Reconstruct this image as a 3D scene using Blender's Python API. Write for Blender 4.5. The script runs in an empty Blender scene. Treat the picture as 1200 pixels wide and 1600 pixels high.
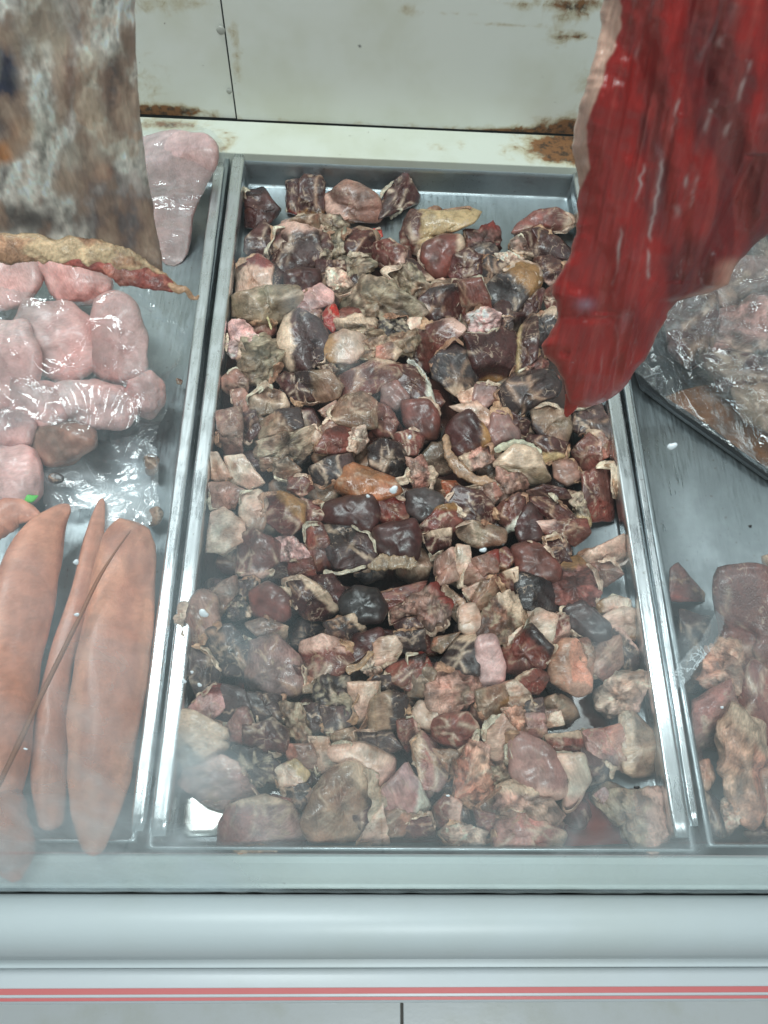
import bpy, math, random
import numpy as np
from mathutils import Vector, Matrix

# ------------------------------------------------------------------ camera, world, lamps, exposure
scene = bpy.context.scene
COL = scene.collection
H = 0.55                                   # camera height above the tray rims (metres)
FPX = 1200.0                               # focal length in photograph pixels
yc = Vector((3, 2345, -FPX)).normalized()              # world +Y (away) in camera space
xc = Vector((27700, -650, -FPX)).normalized()
xc = (xc - yc * xc.dot(yc)).normalized()
zc = xc.cross(yc)
R = Matrix((xc, yc, zc))                   # rows: world axes in camera space = camera to world
cam_d = bpy.data.cameras.new('camera'); cam = bpy.data.objects.new('camera', cam_d); COL.objects.link(cam)
cam.matrix_world = Matrix.Translation((0, 0, H)) @ R.to_4x4()
cam_d.sensor_fit = 'HORIZONTAL'; cam_d.sensor_width = 36; cam_d.lens = 36 * FPX / 1200
cam_d.clip_start = 0.01; cam_d.clip_end = 50
cam_d.dof.use_dof = True; cam_d.dof.focus_distance = 0.60; cam_d.dof.aperture_fstop = 32
scene.camera = cam
RN = np.array(R)

w = bpy.data.worlds.new('World'); scene.world = w; w.use_nodes = True
bg = w.node_tree.nodes['Background']; bg.inputs[0].default_value = (0.70, 0.80, 0.82, 1); bg.inputs[1].default_value = 0.24

def lamp(name, loc, target, sx, sy, power, col):
    d = bpy.data.lights.new(name, 'AREA'); d.shape = 'RECTANGLE'; d.size = sx; d.size_y = sy
    d.energy = power; d.color = col
    o = bpy.data.objects.new(name, d); COL.objects.link(o); o.location = loc
    o.rotation_euler = (Vector(target) - Vector(loc)).to_track_quat('-Z', 'Y').to_euler()
    return o
lamp('ceiling_lamp', (-0.53, 0.52, 1.75), (-0.40, 0.48, 0), 0.42, 0.95, 29.0, (0.90, 0.985, 1.0))
lamp('ceiling_lamp', (0.98, 0.62, 1.75), (0.8, 0.55, 0), 0.22, 0.8, 6.0, (0.90, 0.985, 1.0))
lamp('ceiling_lamp', (0.2, -1.1, 1.75), (0.2, -0.9, -1), 0.9, 0.4, 22.0, (0.90, 0.985, 1.0))
lamp('shop_lamp', (0.35, -0.75, 1.6), (0.1, 0.3, 0), 0.9, 0.3, 8.0, (0.90, 0.985, 1.0))
scene.view_settings.view_transform = 'Standard'; scene.view_settings.look = 'None'
scene.view_settings.exposure = -0.08; scene.view_settings.gamma = 1.0
scene.render.engine = 'CYCLES'
scene.cycles.transparent_max_bounces = 16

# ------------------------------------------------------------------ pixel -> place helpers
def ray(u, v):
    d = RN @ np.array([(u - 600) / FPX, (800 - v) / FPX, -1.0])
    return d                                # camera depth 1 per unit
CAM = np.array([0, 0, H])
def pz(u, v, z=0.0):
    d = ray(u, v); return CAM + d * ((z - H) / d[2])
def py(u, v, Y):
    d = ray(u, v); return CAM + d * (Y / d[1])
def anchor(u, v, m):
    return pz(u, v, m[1]) if m[0] == 'z' else py(u, v, m[1])
E1 = RN @ np.array([1.0, 0, 0]); E2 = RN @ np.array([0, 1.0, 0]); E3 = RN @ np.array([0, 0, 1.0])

# ------------------------------------------------------------------ numpy noise
def _h(i, j, k, s):
    n = (i * 374761393 + j * 668265263 + k * 2147483647 + s * 974711) & 0xffffffff
    n = ((n ^ (n >> 13)) * 1274126177) & 0xffffffff
    n = ((n ^ (n >> 16)) * 2246822519) & 0xffffffff
    return ((n ^ (n >> 15)) & 0xffffff) / float(0xffffff)
def vnoise(p, s=0):
    p = np.asarray(p, float); i = np.floor(p).astype(np.int64); f = p - i; f = f * f * (3 - 2 * f)
    i = i + 10000
    r = 0
    for dx in (0, 1):
        wx = f[..., 0] if dx else 1 - f[..., 0]
        for dy in (0, 1):
            wy = f[..., 1] if dy else 1 - f[..., 1]
            for dz in (0, 1):
                wz = f[..., 2] if dz else 1 - f[..., 2]
                r = r + wx * wy * wz * _h(i[..., 0] + dx, i[..., 1] + dy, i[..., 2] + dz, s)
    return r * 2 - 1
def fbm(p, s=0, o=3):
    p = np.asarray(p, float); r = 0; a = 1; t = 0
    for k in range(o):
        r = r + a * vnoise(p * (2.03 ** k) + 7.3 * k, s + k * 17); t += a; a *= 0.5
    return r / t
def sstep(a, b, x):
    t = np.clip((x - a) / (b - a), 0, 1); return t * t * (3 - 2 * t)

# ------------------------------------------------------------------ materials
def newmat(name):
    m = bpy.data.materials.new(name); m.use_nodes = True
    nt = m.node_tree; nt.nodes.clear()
    out = nt.nodes.new('ShaderNodeOutputMaterial')
    return m, nt, out
def N(nt, t, **kw):
    n = nt.nodes.new('ShaderNode' + t)
    for k, v in kw.items():
        if k.startswith('i_'):
            key = k[2:]
            key = int(key) if key.isdigit() else key.replace('_', ' ')
            n.inputs[key].default_value = v
        else: setattr(n, k, v)
    return n
def L(nt, a, b): nt.links.new(a, b)
def math_n(nt, op, a, b=None, clamp=False):
    n = N(nt, 'Math', operation=op, use_clamp=clamp)
    for k, x in ((0, a), (1, b)):
        if x is None: continue
        if isinstance(x, (int, float)): n.inputs[k].default_value = x
        else: L(nt, x, n.inputs[k])
    return n.outputs[0]
def ramp(nt, x, a, b, ca=0.0, cb=1.0):
    n = N(nt, 'MapRange', interpolation_type='SMOOTHSTEP')
    L(nt, x, n.inputs[0])
    for k, v in zip((1, 2, 3, 4), (a, b, ca, cb)): n.inputs[k].default_value = v
    return n.outputs[0]
def mixc(nt, f, a, b, mode='MIX'):
    n = N(nt, 'Mix', data_type='RGBA', blend_type=mode)
    for k, x in ((0, f), (6, a), (7, b)):
        if isinstance(x, (int, float)): n.inputs[k].default_value = x
        elif isinstance(x, tuple): n.inputs[k].default_value = (*x, 1)
        else: L(nt, x, n.inputs[k])
    return n.outputs[2]
def schlick(nt, normal=None, f0=0.035):
    lw = N(nt, 'LayerWeight'); lw.inputs[0].default_value = 0.5
    if normal is not None: L(nt, normal, lw.inputs['Normal'])
    return math_n(nt, 'ADD', math_n(nt, 'MULTIPLY', math_n(nt, 'POWER', lw.outputs['Facing'], 4.0), 0.9), f0, True)
def coords(nt, scale=(1, 1, 1)):
    t = N(nt, 'TexCoord'); mp = N(nt, 'Mapping'); mp.inputs['Scale'].default_value = scale
    L(nt, t.outputs['Object'], mp.inputs[0]); return mp.outputs[0]
def noise(nt, vec, scale, detail=3, rough=0.55, dist=0.0):
    n = N(nt, 'TexNoise'); L(nt, vec, n.inputs['Vector'])
    n.inputs['Scale'].default_value = scale; n.inputs['Detail'].default_value = detail
    n.inputs['Roughness'].default_value = rough; n.inputs['Distortion'].default_value = dist
    return n.outputs[0]

def meat_material(name, rough=(0.28, 0.6), fine=1.0, sss=0.12, bump=0.5, veins=0.0, grain=1.0, stretch=(1, 1, 1), coat=0.12):
    """colour of flesh and fat comes from the mesh attribute; grain, veins, relief and wetness are procedural"""
    m, nt, out = newmat(name)
    at = N(nt, 'Attribute', attribute_name='tone')
    v = coords(nt, stretch)
    oi = N(nt, 'ObjectInfo'); va = N(nt, 'VectorMath', operation='ADD'); L(nt, v, va.inputs[0])
    cm = N(nt, 'CombineXYZ'); L(nt, oi.outputs['Random'], cm.inputs[0]); L(nt, oi.outputs['Random'], cm.inputs[2]); L(nt, cm.outputs[0], va.inputs[1])
    v = va.outputs[0]
    ro = N(nt, 'VectorRotate'); ro.inputs['Axis'].default_value = (.4, .7, .6); L(nt, v, ro.inputs['Vector'])
    if stretch == (1, 1, 1): L(nt, math_n(nt, 'MULTIPLY', oi.outputs['Random'], 6.28), ro.inputs['Angle'])
    else: ro.inputs['Angle'].default_value = 0
    fm = N(nt, 'Mapping'); fm.inputs['Scale'].default_value = (1.6, 1.6, 0.28); L(nt, ro.outputs[0], fm.inputs[0])
    n1 = noise(nt, v, 120, 4, 0.55, 0.3); n2 = noise(nt, fm.outputs[0], 420, 3, 0.55)
    dark = ramp(nt, n1, 0.33, 0.66, 1 - 0.26 * grain, 1 + 0.14 * grain)
    c = N(nt, 'VectorMath', operation='SCALE'); L(nt, at.outputs['Color'], c.inputs[0]); L(nt, dark, c.inputs['Scale'])
    g = ramp(nt, n2, 0.3, 0.7, 1 - 0.16 * fine, 1 + 0.16 * fine)
    c2 = N(nt, 'VectorMath', operation='SCALE'); L(nt, c.outputs[0], c2.inputs[0]); L(nt, g, c2.inputs['Scale'])
    col = c2.outputs[0]
    if veins:
        nv = noise(nt, v, 75, 3, 0.55, 0.6)
        a = math_n(nt, 'ABSOLUTE', math_n(nt, 'SUBTRACT', nv, 0.5))
        line = ramp(nt, a, 0.0, 0.018, 1.0, 0.0)
        gate = ramp(nt, noise(nt, v, 60, 2), 0.5, 0.62)
        col = mixc(nt, math_n(nt, 'MULTIPLY', math_n(nt, 'MULTIPLY', line, gate), veins), col, (0.50, 0.36, 0.27))
    b = N(nt, 'BsdfPrincipled'); L(nt, col, b.inputs['Base Color'])
    L(nt, ramp(nt, n1, 0.35, 0.65, rough[0], rough[1]), b.inputs['Roughness'])
    b.inputs['Coat Weight'].default_value = coat; b.inputs['Coat Roughness'].default_value = 0.10
    b.inputs['Subsurface Weight'].default_value = sss; b.inputs['Subsurface Radius'].default_value = (1, .35, .25)
    b.inputs['Subsurface Scale'].default_value = 0.003
    bp = N(nt, 'Bump'); bp.inputs['Strength'].default_value = bump; bp.inputs['Distance'].default_value = 0.0012
    hsum = math_n(nt, 'ADD', n1, math_n(nt, 'MULTIPLY', n2, 0.8)); L(nt, hsum, bp.inputs['Height'])
    L(nt, bp.outputs[0], b.inputs['Normal']); L(nt, b.outputs[0], out.inputs[0])
    return m

M = {}
M['meat'] = meat_material('cut_meat', veins=0.8, bump=0.6, rough=(0.22, 0.5), coat=.25)
M['fray'] = meat_material('frayed_tissue', rough=(0.4, 0.7), bump=0.9, fine=1.4, coat=0.12, grain=1.3)
M['smooth'] = meat_material('smooth_meat', rough=(0.28, 0.42), bump=0.2, fine=0.8, coat=0.12, grain=.9)
M['hang'] = meat_material('hanging_meat', rough=(0.3, 0.45), bump=0.22, fine=0.5, coat=0.18, grain=.4, stretch=(1.6, 1.6, 0.3))
M['slab'] = meat_material('aged_meat', rough=(0.5, 0.7), bump=0.35, fine=0.5, coat=0.0, grain=.9, stretch=(1, 1, 0.4))
M['pink'] = meat_material('pink_flesh', rough=(0.3, 0.55), bump=0.4, fine=0.5, sss=0.3, coat=0.2, grain=.6)
M['sausage'] = meat_material('sausage_skin', rough=(0.36, 0.46), bump=0.28, fine=0.4, sss=0.15, coat=0.1, grain=.55)

def steel(name, base=(0.55, 0.60, 0.62), rough=0.28, brush=(40, 3, 40), wear=0.5):
    m, nt, out = newmat(name)
    n = noise(nt, coords(nt, brush), 14, 4, 0.6); n2 = noise(nt, coords(nt), 18, 4, 0.6); n3 = noise(nt, coords(nt), 240, 2, 0.5)
    b = N(nt, 'BsdfPrincipled'); b.inputs['Metallic'].default_value = 1
    c = mixc(nt, ramp(nt, n2, 0.4, 0.66), base, tuple(x * (1 - 0.42 * wear) for x in base))
    c = mixc(nt, ramp(nt, n3, 0.66, 0.74, 0, 0.45), c, (0.2, 0.17, 0.14))
    L(nt, c, b.inputs['Base Color'])
    r = math_n(nt, 'ADD', ramp(nt, n, 0.3, 0.7, rough * 0.8, rough * 1.3), ramp(nt, n2, 0.42, 0.6, 0.0, 0.14))
    L(nt, r, b.inputs['Roughness'])
    bp = N(nt, 'Bump'); bp.inputs['Strength'].default_value = 0.06; bp.inputs['Distance'].default_value = 0.0008
    L(nt, math_n(nt, 'ADD', n, math_n(nt, 'MULTIPLY', n2, 1.2)), bp.inputs['Height']); L(nt, bp.outputs[0], b.inputs['Normal']); L(nt, b.outputs[0], out.inputs[0])
    return m
M['steel'] = steel('brushed_steel', (0.42, 0.47, 0.49), 0.33)
M['rail'] = steel('worn_rim_steel', (0.80, 0.84, 0.86), 0.24, wear=0.3)

def paint(name, base, rough=0.4, dirt=0.3, rust=False, spots=0.0):
    m, nt, out = newmat(name)
    v = coords(nt); n1 = noise(nt, v, 9, 5, 0.6); n2 = noise(nt, v, 130, 3, 0.6); n3 = noise(nt, coords(nt, (1, 1, 1)), 55, 4, 0.65, 0.4)
    c = mixc(nt, ramp(nt, n1, 0.42, 0.72, 0, dirt), base, (base[0] * .80, base[1] * .78, base[2] * .66))
    if spots:
        sp = math_n(nt, 'MULTIPLY', ramp(nt, n2, 0.70, 0.76), ramp(nt, n1, 0.42, 0.6))
        c = mixc(nt, math_n(nt, 'MULTIPLY', sp, spots), c, (0.10, 0.075, 0.045))
    rr = None
    if rust:
        a = N(nt, 'Attribute', attribute_name='rust')
        t = math_n(nt, 'ADD', a.outputs['Fac'], math_n(nt, 'MULTIPLY', math_n(nt, 'SUBTRACT', n3, 0.5), 1.6))
        t2 = math_n(nt, 'ADD', t, math_n(nt, 'MULTIPLY', math_n(nt, 'SUBTRACT', n2, 0.5), 0.8))
        halo = math_n(nt, 'MULTIPLY', ramp(nt, t, 0.18, 0.75, 0, 0.6), ramp(nt, a.outputs['Fac'], 0.02, 0.2))
        core = math_n(nt, 'MULTIPLY', ramp(nt, t2, 0.5, 1.0), ramp(nt, a.outputs['Fac'], 0.05, 0.3))
        c = mixc(nt, halo, c, (0.40, 0.30, 0.13))
        rc = mixc(nt, ramp(nt, n2, 0.35, 0.6), (0.04, 0.022, 0.010), (0.20, 0.085, 0.028))
        c = mixc(nt, core, c, rc)
        rr = math_n(nt, 'ADD', math_n(nt, 'MULTIPLY', core, 0.45), rough, True)
    b = N(nt, 'BsdfPrincipled'); L(nt, c, b.inputs['Base Color'])
    if rr is not None: L(nt, rr, b.inputs['Roughness'])
    else: b.inputs['Roughness'].default_value = rough
    bp = N(nt, 'Bump'); bp.inputs['Strength'].default_value = 0.12; bp.inputs['Distance'].default_value = 0.001
    L(nt, math_n(nt, 'ADD', n1, n2), bp.inputs['Height']); L(nt, bp.outputs[0], b.inputs['Normal']); L(nt, b.outputs[0], out.inputs[0])
    return m
M['panel'] = paint('painted_sheet_metal', (0.69, 0.695, 0.64), 0.42, 0.5, True, 0.8)
M['ledge'] = paint('painted_ledge', (0.60, 0.62, 0.545), 0.35, 0.6, True, 0.9)
M['sill'] = paint('sill_enamel', (0.70, 0.79, 0.78), 0.3, 0.3, False, 0.7)
M['bumper'] = paint('bumper_plastic', (0.375, 0.425, 0.435), 0.42, 0.2)
M['strip'] = paint('stripe_white', (0.40, 0.435, 0.45), 0.4, 0.2)
M['red'] = paint('stripe_red', (0.40, 0.105, 0.105), 0.35, 0.2)
M['seal'] = paint('black_seal', (0.035, 0.045, 0.045), 0.55, 0.9, False, 0.0)
M['tile'] = paint('ceramic_tile', (0.84, 0.87, 0.87), 0.2, 0.45, False, 0.4)
M['grout'] = paint('grey_grout', (0.16, 0.155, 0.15), 0.8, 0.6)
M['void'] = paint('case_liner', (0.30, 0.34, 0.34), 0.5, 0.5)
M['foam'] = paint('black_foam', (0.018, 0.02, 0.022), 0.3, 0.3)
M['green'] = paint('green_leaf', (0.08, 0.50, 0.05), 0.5, 0.3)
M['stick'] = paint('brown_stick', (0.27, 0.09, 0.035), 0.6, 0.9)
M['hook'] = paint('screw_steel', (0.36, 0.36, 0.33), 0.5, 0.8)

def liquid(name, col, rough=0.06, alpha=1.0):
    m, nt, out = newmat(name)
    b = N(nt, 'BsdfPrincipled'); b.inputs['Base Color'].default_value = (*col, 1); b.inputs['Roughness'].default_value = rough
    b.inputs['Coat Weight'].default_value = 0.6
    v = coords(nt); n1 = noise(nt, v, 30, 3)
    L(nt, mixc(nt, ramp(nt, n1, 0.35, 0.65), tuple(x * 0.6 for x in col), tuple(min(1, x * 1.35) for x in col)), b.inputs['Base Color'])
    b.inputs['Alpha'].default_value = alpha
    L(nt, b.outputs[0], out.inputs[0]); return m
M['blood'] = liquid('thin_blood', (0.30, 0.06, 0.045), 0.1, 0.85)
M['dregs'] = liquid('dark_dregs', (0.06, 0.022, 0.016), 0.12, 0.88)
M['wet'] = steel('wet_steel', (0.80, 0.80, 0.76), 0.07, wear=0.1)
M['juice'] = liquid('amber_juice', (0.17, 0.062, 0.018), 0.10)

def film(name, white=0.10, body=0.0, bump=0.0, gloss_rough=0.08, scale=90, f0=0.12):
    """thin clear plastic: see-through sheet with a glossy skin and a little milkiness along creases"""
    m, nt, out = newmat(name)
    v = coords(nt); n1 = noise(nt, v, scale, 4, 0.6, 1.2); n2 = noise(nt, v, scale * 0.25, 3, 0.6)
    tr = N(nt, 'BsdfTransparent'); tr.inputs[0].default_value = (0.95, 0.97, 0.98, 1)
    df = N(nt, 'BsdfDiffuse'); df.inputs[0].default_value = (0.75, 0.80, 0.83, 1)
    gl = N(nt, 'BsdfGlossy'); gl.inputs['Roughness'].default_value = gloss_rough
    a = math_n(nt, 'ABSOLUTE', math_n(nt, 'SUBTRACT', n1, 0.5))
    crease = math_n(nt, 'MULTIPLY', ramp(nt, a, 0.0, 0.035, 1, 0), ramp(nt, n2, 0.45, 0.6))
    milk = math_n(nt, 'ADD', math_n(nt, 'MULTIPLY', crease, white * 2.2), math_n(nt, 'MULTIPLY', ramp(nt, n2, 0.4, 0.7), body), True)
    milk = math_n(nt, 'ADD', milk, white * 0.4, True)
    bp = N(nt, 'Bump'); bp.inputs['Strength'].default_value = bump; bp.inputs['Distance'].default_value = 0.004
    L(nt, n1, bp.inputs['Height'])
    fr = schlick(nt, bp.outputs[0], f0); L(nt, bp.outputs[0], gl.inputs['Normal'])
    m1 = N(nt, 'MixShader'); L(nt, milk, m1.inputs[0]); L(nt, tr.outputs[0], m1.inputs[1]); L(nt, df.outputs[0], m1.inputs[2])
    m2 = N(nt, 'MixShader'); L(nt, math_n(nt, 'MULTIPLY', fr, 1.3, True), m2.inputs[0]); L(nt, m1.outputs[0], m2.inputs[1]); L(nt, gl.outputs[0], m2.inputs[2])
    L(nt, m2.outputs[0], out.inputs[0]); return m
M['film'] = film('clear_plastic_film', 0.07, 0.03, 0.45, 0.08, 50, 0.09)
M['wrap'] = film('clear_meat_wrap', 0.09, 0.05, 0.9, 0.07, 60, 0.10)
M['haze_film'] = film('hazy_plastic_strip', 0.35, 0.1, 0.1, 0.3, 60, 0.02)
M['milky'] = film('milky_plastic_sheet', 0.25, 0.75, 0.5, 0.15, 50)

# ------------------------------------------------------------------ object helpers
def obj(name, verts, faces, mat=None, parent=None, smooth=True, tone=None, loc=None, rust=None):
    me = bpy.data.meshes.new(name)
    V = np.asarray(verts, float)
    if loc is not None: V = V - np.asarray(loc)
    me.from_pydata(V.tolist(), [], [tuple(int(i) for i in f) for f in faces]); me.update()
    if smooth: me.polygons.foreach_set('use_smooth', [True] * len(me.polygons))
    if tone is not None:
        a = me.attributes.new('tone', 'FLOAT_COLOR', 'POINT'); c = np.ones((len(V), 4), np.float32); c[:, :3] = tone
        a.data.foreach_set('color', c.ravel())
    if rust is not None:
        a = me.attributes.new('rust', 'FLOAT', 'POINT'); a.data.foreach_set('value', np.asarray(rust, np.float32))
    if mat: me.materials.append(mat)
    o = bpy.data.objects.new(name, me); COL.objects.link(o)
    if loc is not None: o.location = loc
    if parent is not None:
        o.parent = parent; o.matrix_parent_inverse = Matrix.Identity(4)
        if loc is None: o.location = -Vector(parent.location)
        else: o.location = Vector(loc) - Vector(parent.location)
    return o
def empty(name, loc):
    o = bpy.data.objects.new(name, None); o.empty_display_size = 0.02; COL.objects.link(o); o.location = loc; return o
def tag(o, label, cat, group=None):
    o['label'] = label; o['category'] = cat
    if group: o['group'] = group
    return o
def grid_faces(nr, nc, wrap=True):
    f = []
    for i in range(nr - 1):
        for j in range(nc if wrap else nc - 1):
            k = (j + 1) % nc
            f.append((i * nc + j, i * nc + k, (i + 1) * nc + k, (i + 1) * nc + j))
    return f
def box(x0, x1, y0, y1, z0, z1, bev=0.0):
    if bev <= 0:
        v = [(x, y, z) for x in (x0, x1) for y in (y0, y1) for z in (z0, z1)]
        return v, [(0, 1, 3, 2), (4, 6, 7, 5), (0, 4, 5, 1), (2, 3, 7, 6), (0, 2, 6, 4), (1, 5, 7, 3)]
    rings = []
    for z, ins in ((z0, bev), (z0 + bev, 0), (z1 - bev, 0), (z1 - .3 * bev, .3 * bev), (z1, bev)):
        r = []
        for cx, cy, a0 in ((x1, y1, 0), (x0, y1, 90), (x0, y0, 180), (x1, y0, 270)):
            sx = -1 if cx == x1 else 1; sy = -1 if cy == y1 else 1
            for a in (0, 45, 90):
                t = math.radians(a0 + a); rr = bev
                r.append((cx + sx * (rr + ins) + rr * math.cos(t), cy + sy * (rr + ins) + rr * math.sin(t), z))
        rings.append(r)
    v = [p for r in rings for p in r]; n = len(rings[0])
    f = grid_faces(len(rings), n) + [tuple(range(n))[::-1], tuple(range(len(v) - n, len(v)))]
    return v, f

TONES = {  # flesh colours (linear)
 'D': (0.072, 0.023, 0.020), 'R': (0.185, 0.060, 0.045), 'P': (0.33, 0.178, 0.135), 'F': (0.72, 0.50, 0.39),
 'G': (0.068, 0.047, 0.045), 'T': (0.24, 0.150, 0.100), 'Y': (0.25, 0.175, 0.112), 'X': (0.40, 0.03, 0.02),
 'O': (0.46, 0.245, 0.165), 'B': (0.030, 0.020, 0.019), 'L': (0.27, 0.150, 0.130), 'A': (0.32, 0.115, 0.050), 'K': (0.64, 0.37, 0.34)}
FATS = {'c': (0.66, 0.47, 0.34), 'p': (0.68, 0.42, 0.34), 'o': (0.34, 0.17, 0.065), 'y': (0.52, 0.36, 0.19), 'w': (0.66, 0.62, 0.52), 'r': (0.22, 0.03, 0.02), 'd': (0.05, 0.03, 0.028)}
DIRS = {'l': (-1, 0), 'r': (1, 0), 't': (0, 1), 'b': (0, -1)}

def poly_radius(P, c, th):
    n = len(P); out = np.full(len(th), 1e9)
    for k in range(n):
        a = P[k] - c; b = P[(k + 1) % n] - c; e = b - a
        dx, dy = np.cos(th), np.sin(th)
        den = dx * e[1] - dy * e[0]; den = np.where(abs(den) < 1e-9, 1e-9, den)
        t = (a[0] * e[1] - a[1] * e[0]) / den; s = (a[0] * dy - a[1] * dx) / den
        ok = (t > 0) & (s >= -1e-6) & (s <= 1 + 1e-6)
        out = np.where(ok & (t < out), t, out)
    m = out < 1e8; out = np.where(m, out, out[m].mean() if m.any() else 10); return out

def lump(poly, mode, style='Dk', fat='-', seed=0, name='meat_chunk', nt=60, nph=28, thick=0.72, floor=-0.0325, matn=None, parent=None, grow=1.03, ripple=1.0):
    """one piece of meat: a solid whose outline is the given one, cut by facets and roughened"""
    rs = random.Random(seed * 7919 + 13)
    P = np.array(poly, float)
    x, y = P[:, 0], P[:, 1]; x2, y2 = np.roll(x, -1), np.roll(y, -1); cr = x * y2 - x2 * y; A = cr.sum() / 2
    c = np.array([((x + x2) * cr).sum() / (6 * A), ((y + y2) * cr).sum() / (6 * A)]) if abs(A) > 1 else P.mean(0)
    C = anchor(c[0], c[1], mode)
    dep = float((RN.T @ (C - CAM))[2] * -1)
    Q = np.stack([(P[:, 0] - c[0]), -(P[:, 1] - c[1])], 1) / FPX * dep * grow
    th = np.linspace(0, 2 * np.pi, nt, endpoint=False)
    r = poly_radius(Q, np.zeros(2), th)
    kind = style[1]
    for _ in range({'k': 0, 'r': 1, 'f': 0, 's': 2}[kind]): r = 0.25 * np.roll(r, 1) + 0.5 * r + 0.25 * np.roll(r, -1)
    Rm = float(np.sqrt(abs(A)) / FPX * dep * 0.62); Rmin = float(r.min())
    D = min(Rm, 0.028) * thick * rs.uniform(0.85, 1.15)
    eps = {'k': 0.36, 'r': 0.62, 'f': 0.5, 's': 0.66}[kind]
    hh = nph // 2; t_ = np.linspace(0.02, 1, hh); s_ = np.sin(t_ * np.pi / 2) ** 0.9; kx = 2 / eps
    h_ = np.maximum(0, 1 - s_ ** kx) ** (1 / kx)
    cp = np.concatenate([s_, s_[::-1][1:]]); sp = np.concatenate([-h_, h_[::-1][1:]]); nph = len(cp)
    X = cp[:, None] * (r * np.cos(th))[None]; Y = cp[:, None] * (r * np.sin(th))[None]; W = (sp * D)[:, None] * np.ones(nt)[None]
    p = np.stack([X, Y, W], -1)
    edge = np.zeros(p.shape[:2]); face = np.zeros(p.shape[:2], int)
    if kind in 'kfr':                              # knife cuts
        for q in range(rs.choice([3, 4, 5]) if kind != 'r' else 2):
            az = rs.uniform(0, 2 * np.pi); el = math.radians(rs.uniform(28, 62))
            n = np.array([math.cos(az) * math.cos(el), math.sin(az) * math.cos(el), math.sin(el)])
            ext = (p @ n).max(); d = ext * rs.uniform(0.52, 0.80)
            sd = p @ n - d; edge = np.maximum(edge, np.exp(-(sd / (.06 * Rm)) ** 2)); face = np.where(sd > 0, q + 1, face); ex = np.maximum(0, sd); p = p - ex[..., None] * n * np.array([.45, .45, 1.05])
    tl = .42 if kind in 'kf' else .25; tx, ty = rs.uniform(-tl, tl), rs.uniform(-tl, tl)
    p[..., 2] += p[..., 0] * tx + p[..., 1] * ty
    # roughen
    off = seed * 3.17
    q = p / Rm
    amp = {'k': 0.085, 'r': 0.10, 'f': 0.22, 's': 0.085}[kind] * ripple
    nrm = p / (np.linalg.norm(p, axis=-1, keepdims=True) + 1e-9)
    rr_ = np.sqrt((q[..., :2] ** 2).sum(-1)); p[..., 2] -= (p[..., 2] > 0) * Rm * np.clip(.22 * fbm(q * 1.1 + off + 5, seed + 2, 2) + .05, 0, .3) * sstep(1.1, .3, rr_)
    dsp = fbm(q * 1.7 + off, seed, 3) * amp * 1.4 + fbm(q * 5 + off, seed + 5, 2) * amp * (0.75 if kind == 'f' else 0.28)
    # an occasional deep slit
    if kind != 's' and rs.random() < 0.6:
        az = rs.uniform(0, np.pi); sl = q[..., 0] * math.cos(az) + q[..., 1] * math.sin(az) + fbm(q * 2 + off, seed + 9, 2) * 0.4 + rs.uniform(-.4, .4)
        dsp -= np.exp(-(sl / 0.07) ** 2) * 0.16 * (p[..., 2] > 0)
    p = p + nrm * (dsp * Rm)[..., None]
    # tone
    base = np.array(TONES[style[0]]) * rs.uniform(0.82, 1.2)
    if style[0] in 'DGLRTP': base = base * (1 + .45 * float(sstep(980, 1230, c[1])))      # the newer pieces at the front are paler
    var = fbm(q * 1.3 + off, seed + 21, 3)
    hue = fbm(q * 0.9 + off, seed + 33, 2)
    tone = base * (1 + 0.55 * var)[..., None]
    tone = tone * (1 + hue[..., None] * np.array([0.22, -0.08, -0.12]))
    if style[0] in 'DRPT':                         # dried, greyed surface patches
        g = sstep(0.12, 0.45, fbm(q * 1.1 + off, seed + 41, 3)) * 0.32
        gc = np.array((0.105, 0.075, 0.066)) if style[0] != 'P' else np.array((0.27, 0.17, 0.135))
        tone = tone * (1 - g[..., None]) + gc * g[..., None]
        dk = sstep(0.1, 0.4, fbm(q * 1.5 + off, seed + 47, 3)) * 0.5
        tone = tone * (1 - 0.6 * dk[..., None])
        g = sstep(0.25, 0.5, fbm(q * 1.4 + off, seed + 51, 3)) * 0.5
        tone = tone * (1 - g[..., None]) + np.array((0.20, 0.075, 0.045)) * g[..., None] * (1 if style[0] != 'D' else .55)
    if kind in 'kfr' and style[0] != 'F':          # each cut face shows its own muscle; skin is paler along the cut edges
        for k_ in range(1, 6):
            if rs.random() < .75:
                mult = rs.uniform(.68, 1.38); hc = np.array(rs.choice([(1.15, .92, .9), (1, 1, 1), (.95, 1.0, 1.05)]))
                sel = (face == k_)[..., None] * 1.0; tone = tone * (1 - sel) + tone * mult * hc * sel
        if rs.random() < .8:
            eg = edge * sstep(-.15, .25, fbm(q * 1.8 + off, seed + 55, 2)) * (rs.uniform(.5, .95) if style[0] not in 'KP' else .4)
            tone = tone * (1 - eg[..., None]) + np.array(rs.choice([(0.62, 0.45, 0.34), (0.46, 0.28, 0.19), (0.66, 0.50, 0.38)])) * eg[..., None]
    if style[0] == 'F':
        g = sstep(0.1, 0.5, fbm(q * 1.2 + off, seed + 41, 3)) * 0.7
        tone = tone * (1 - g[..., None]) + np.array((0.40, 0.20, 0.12)) * g[..., None]
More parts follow.
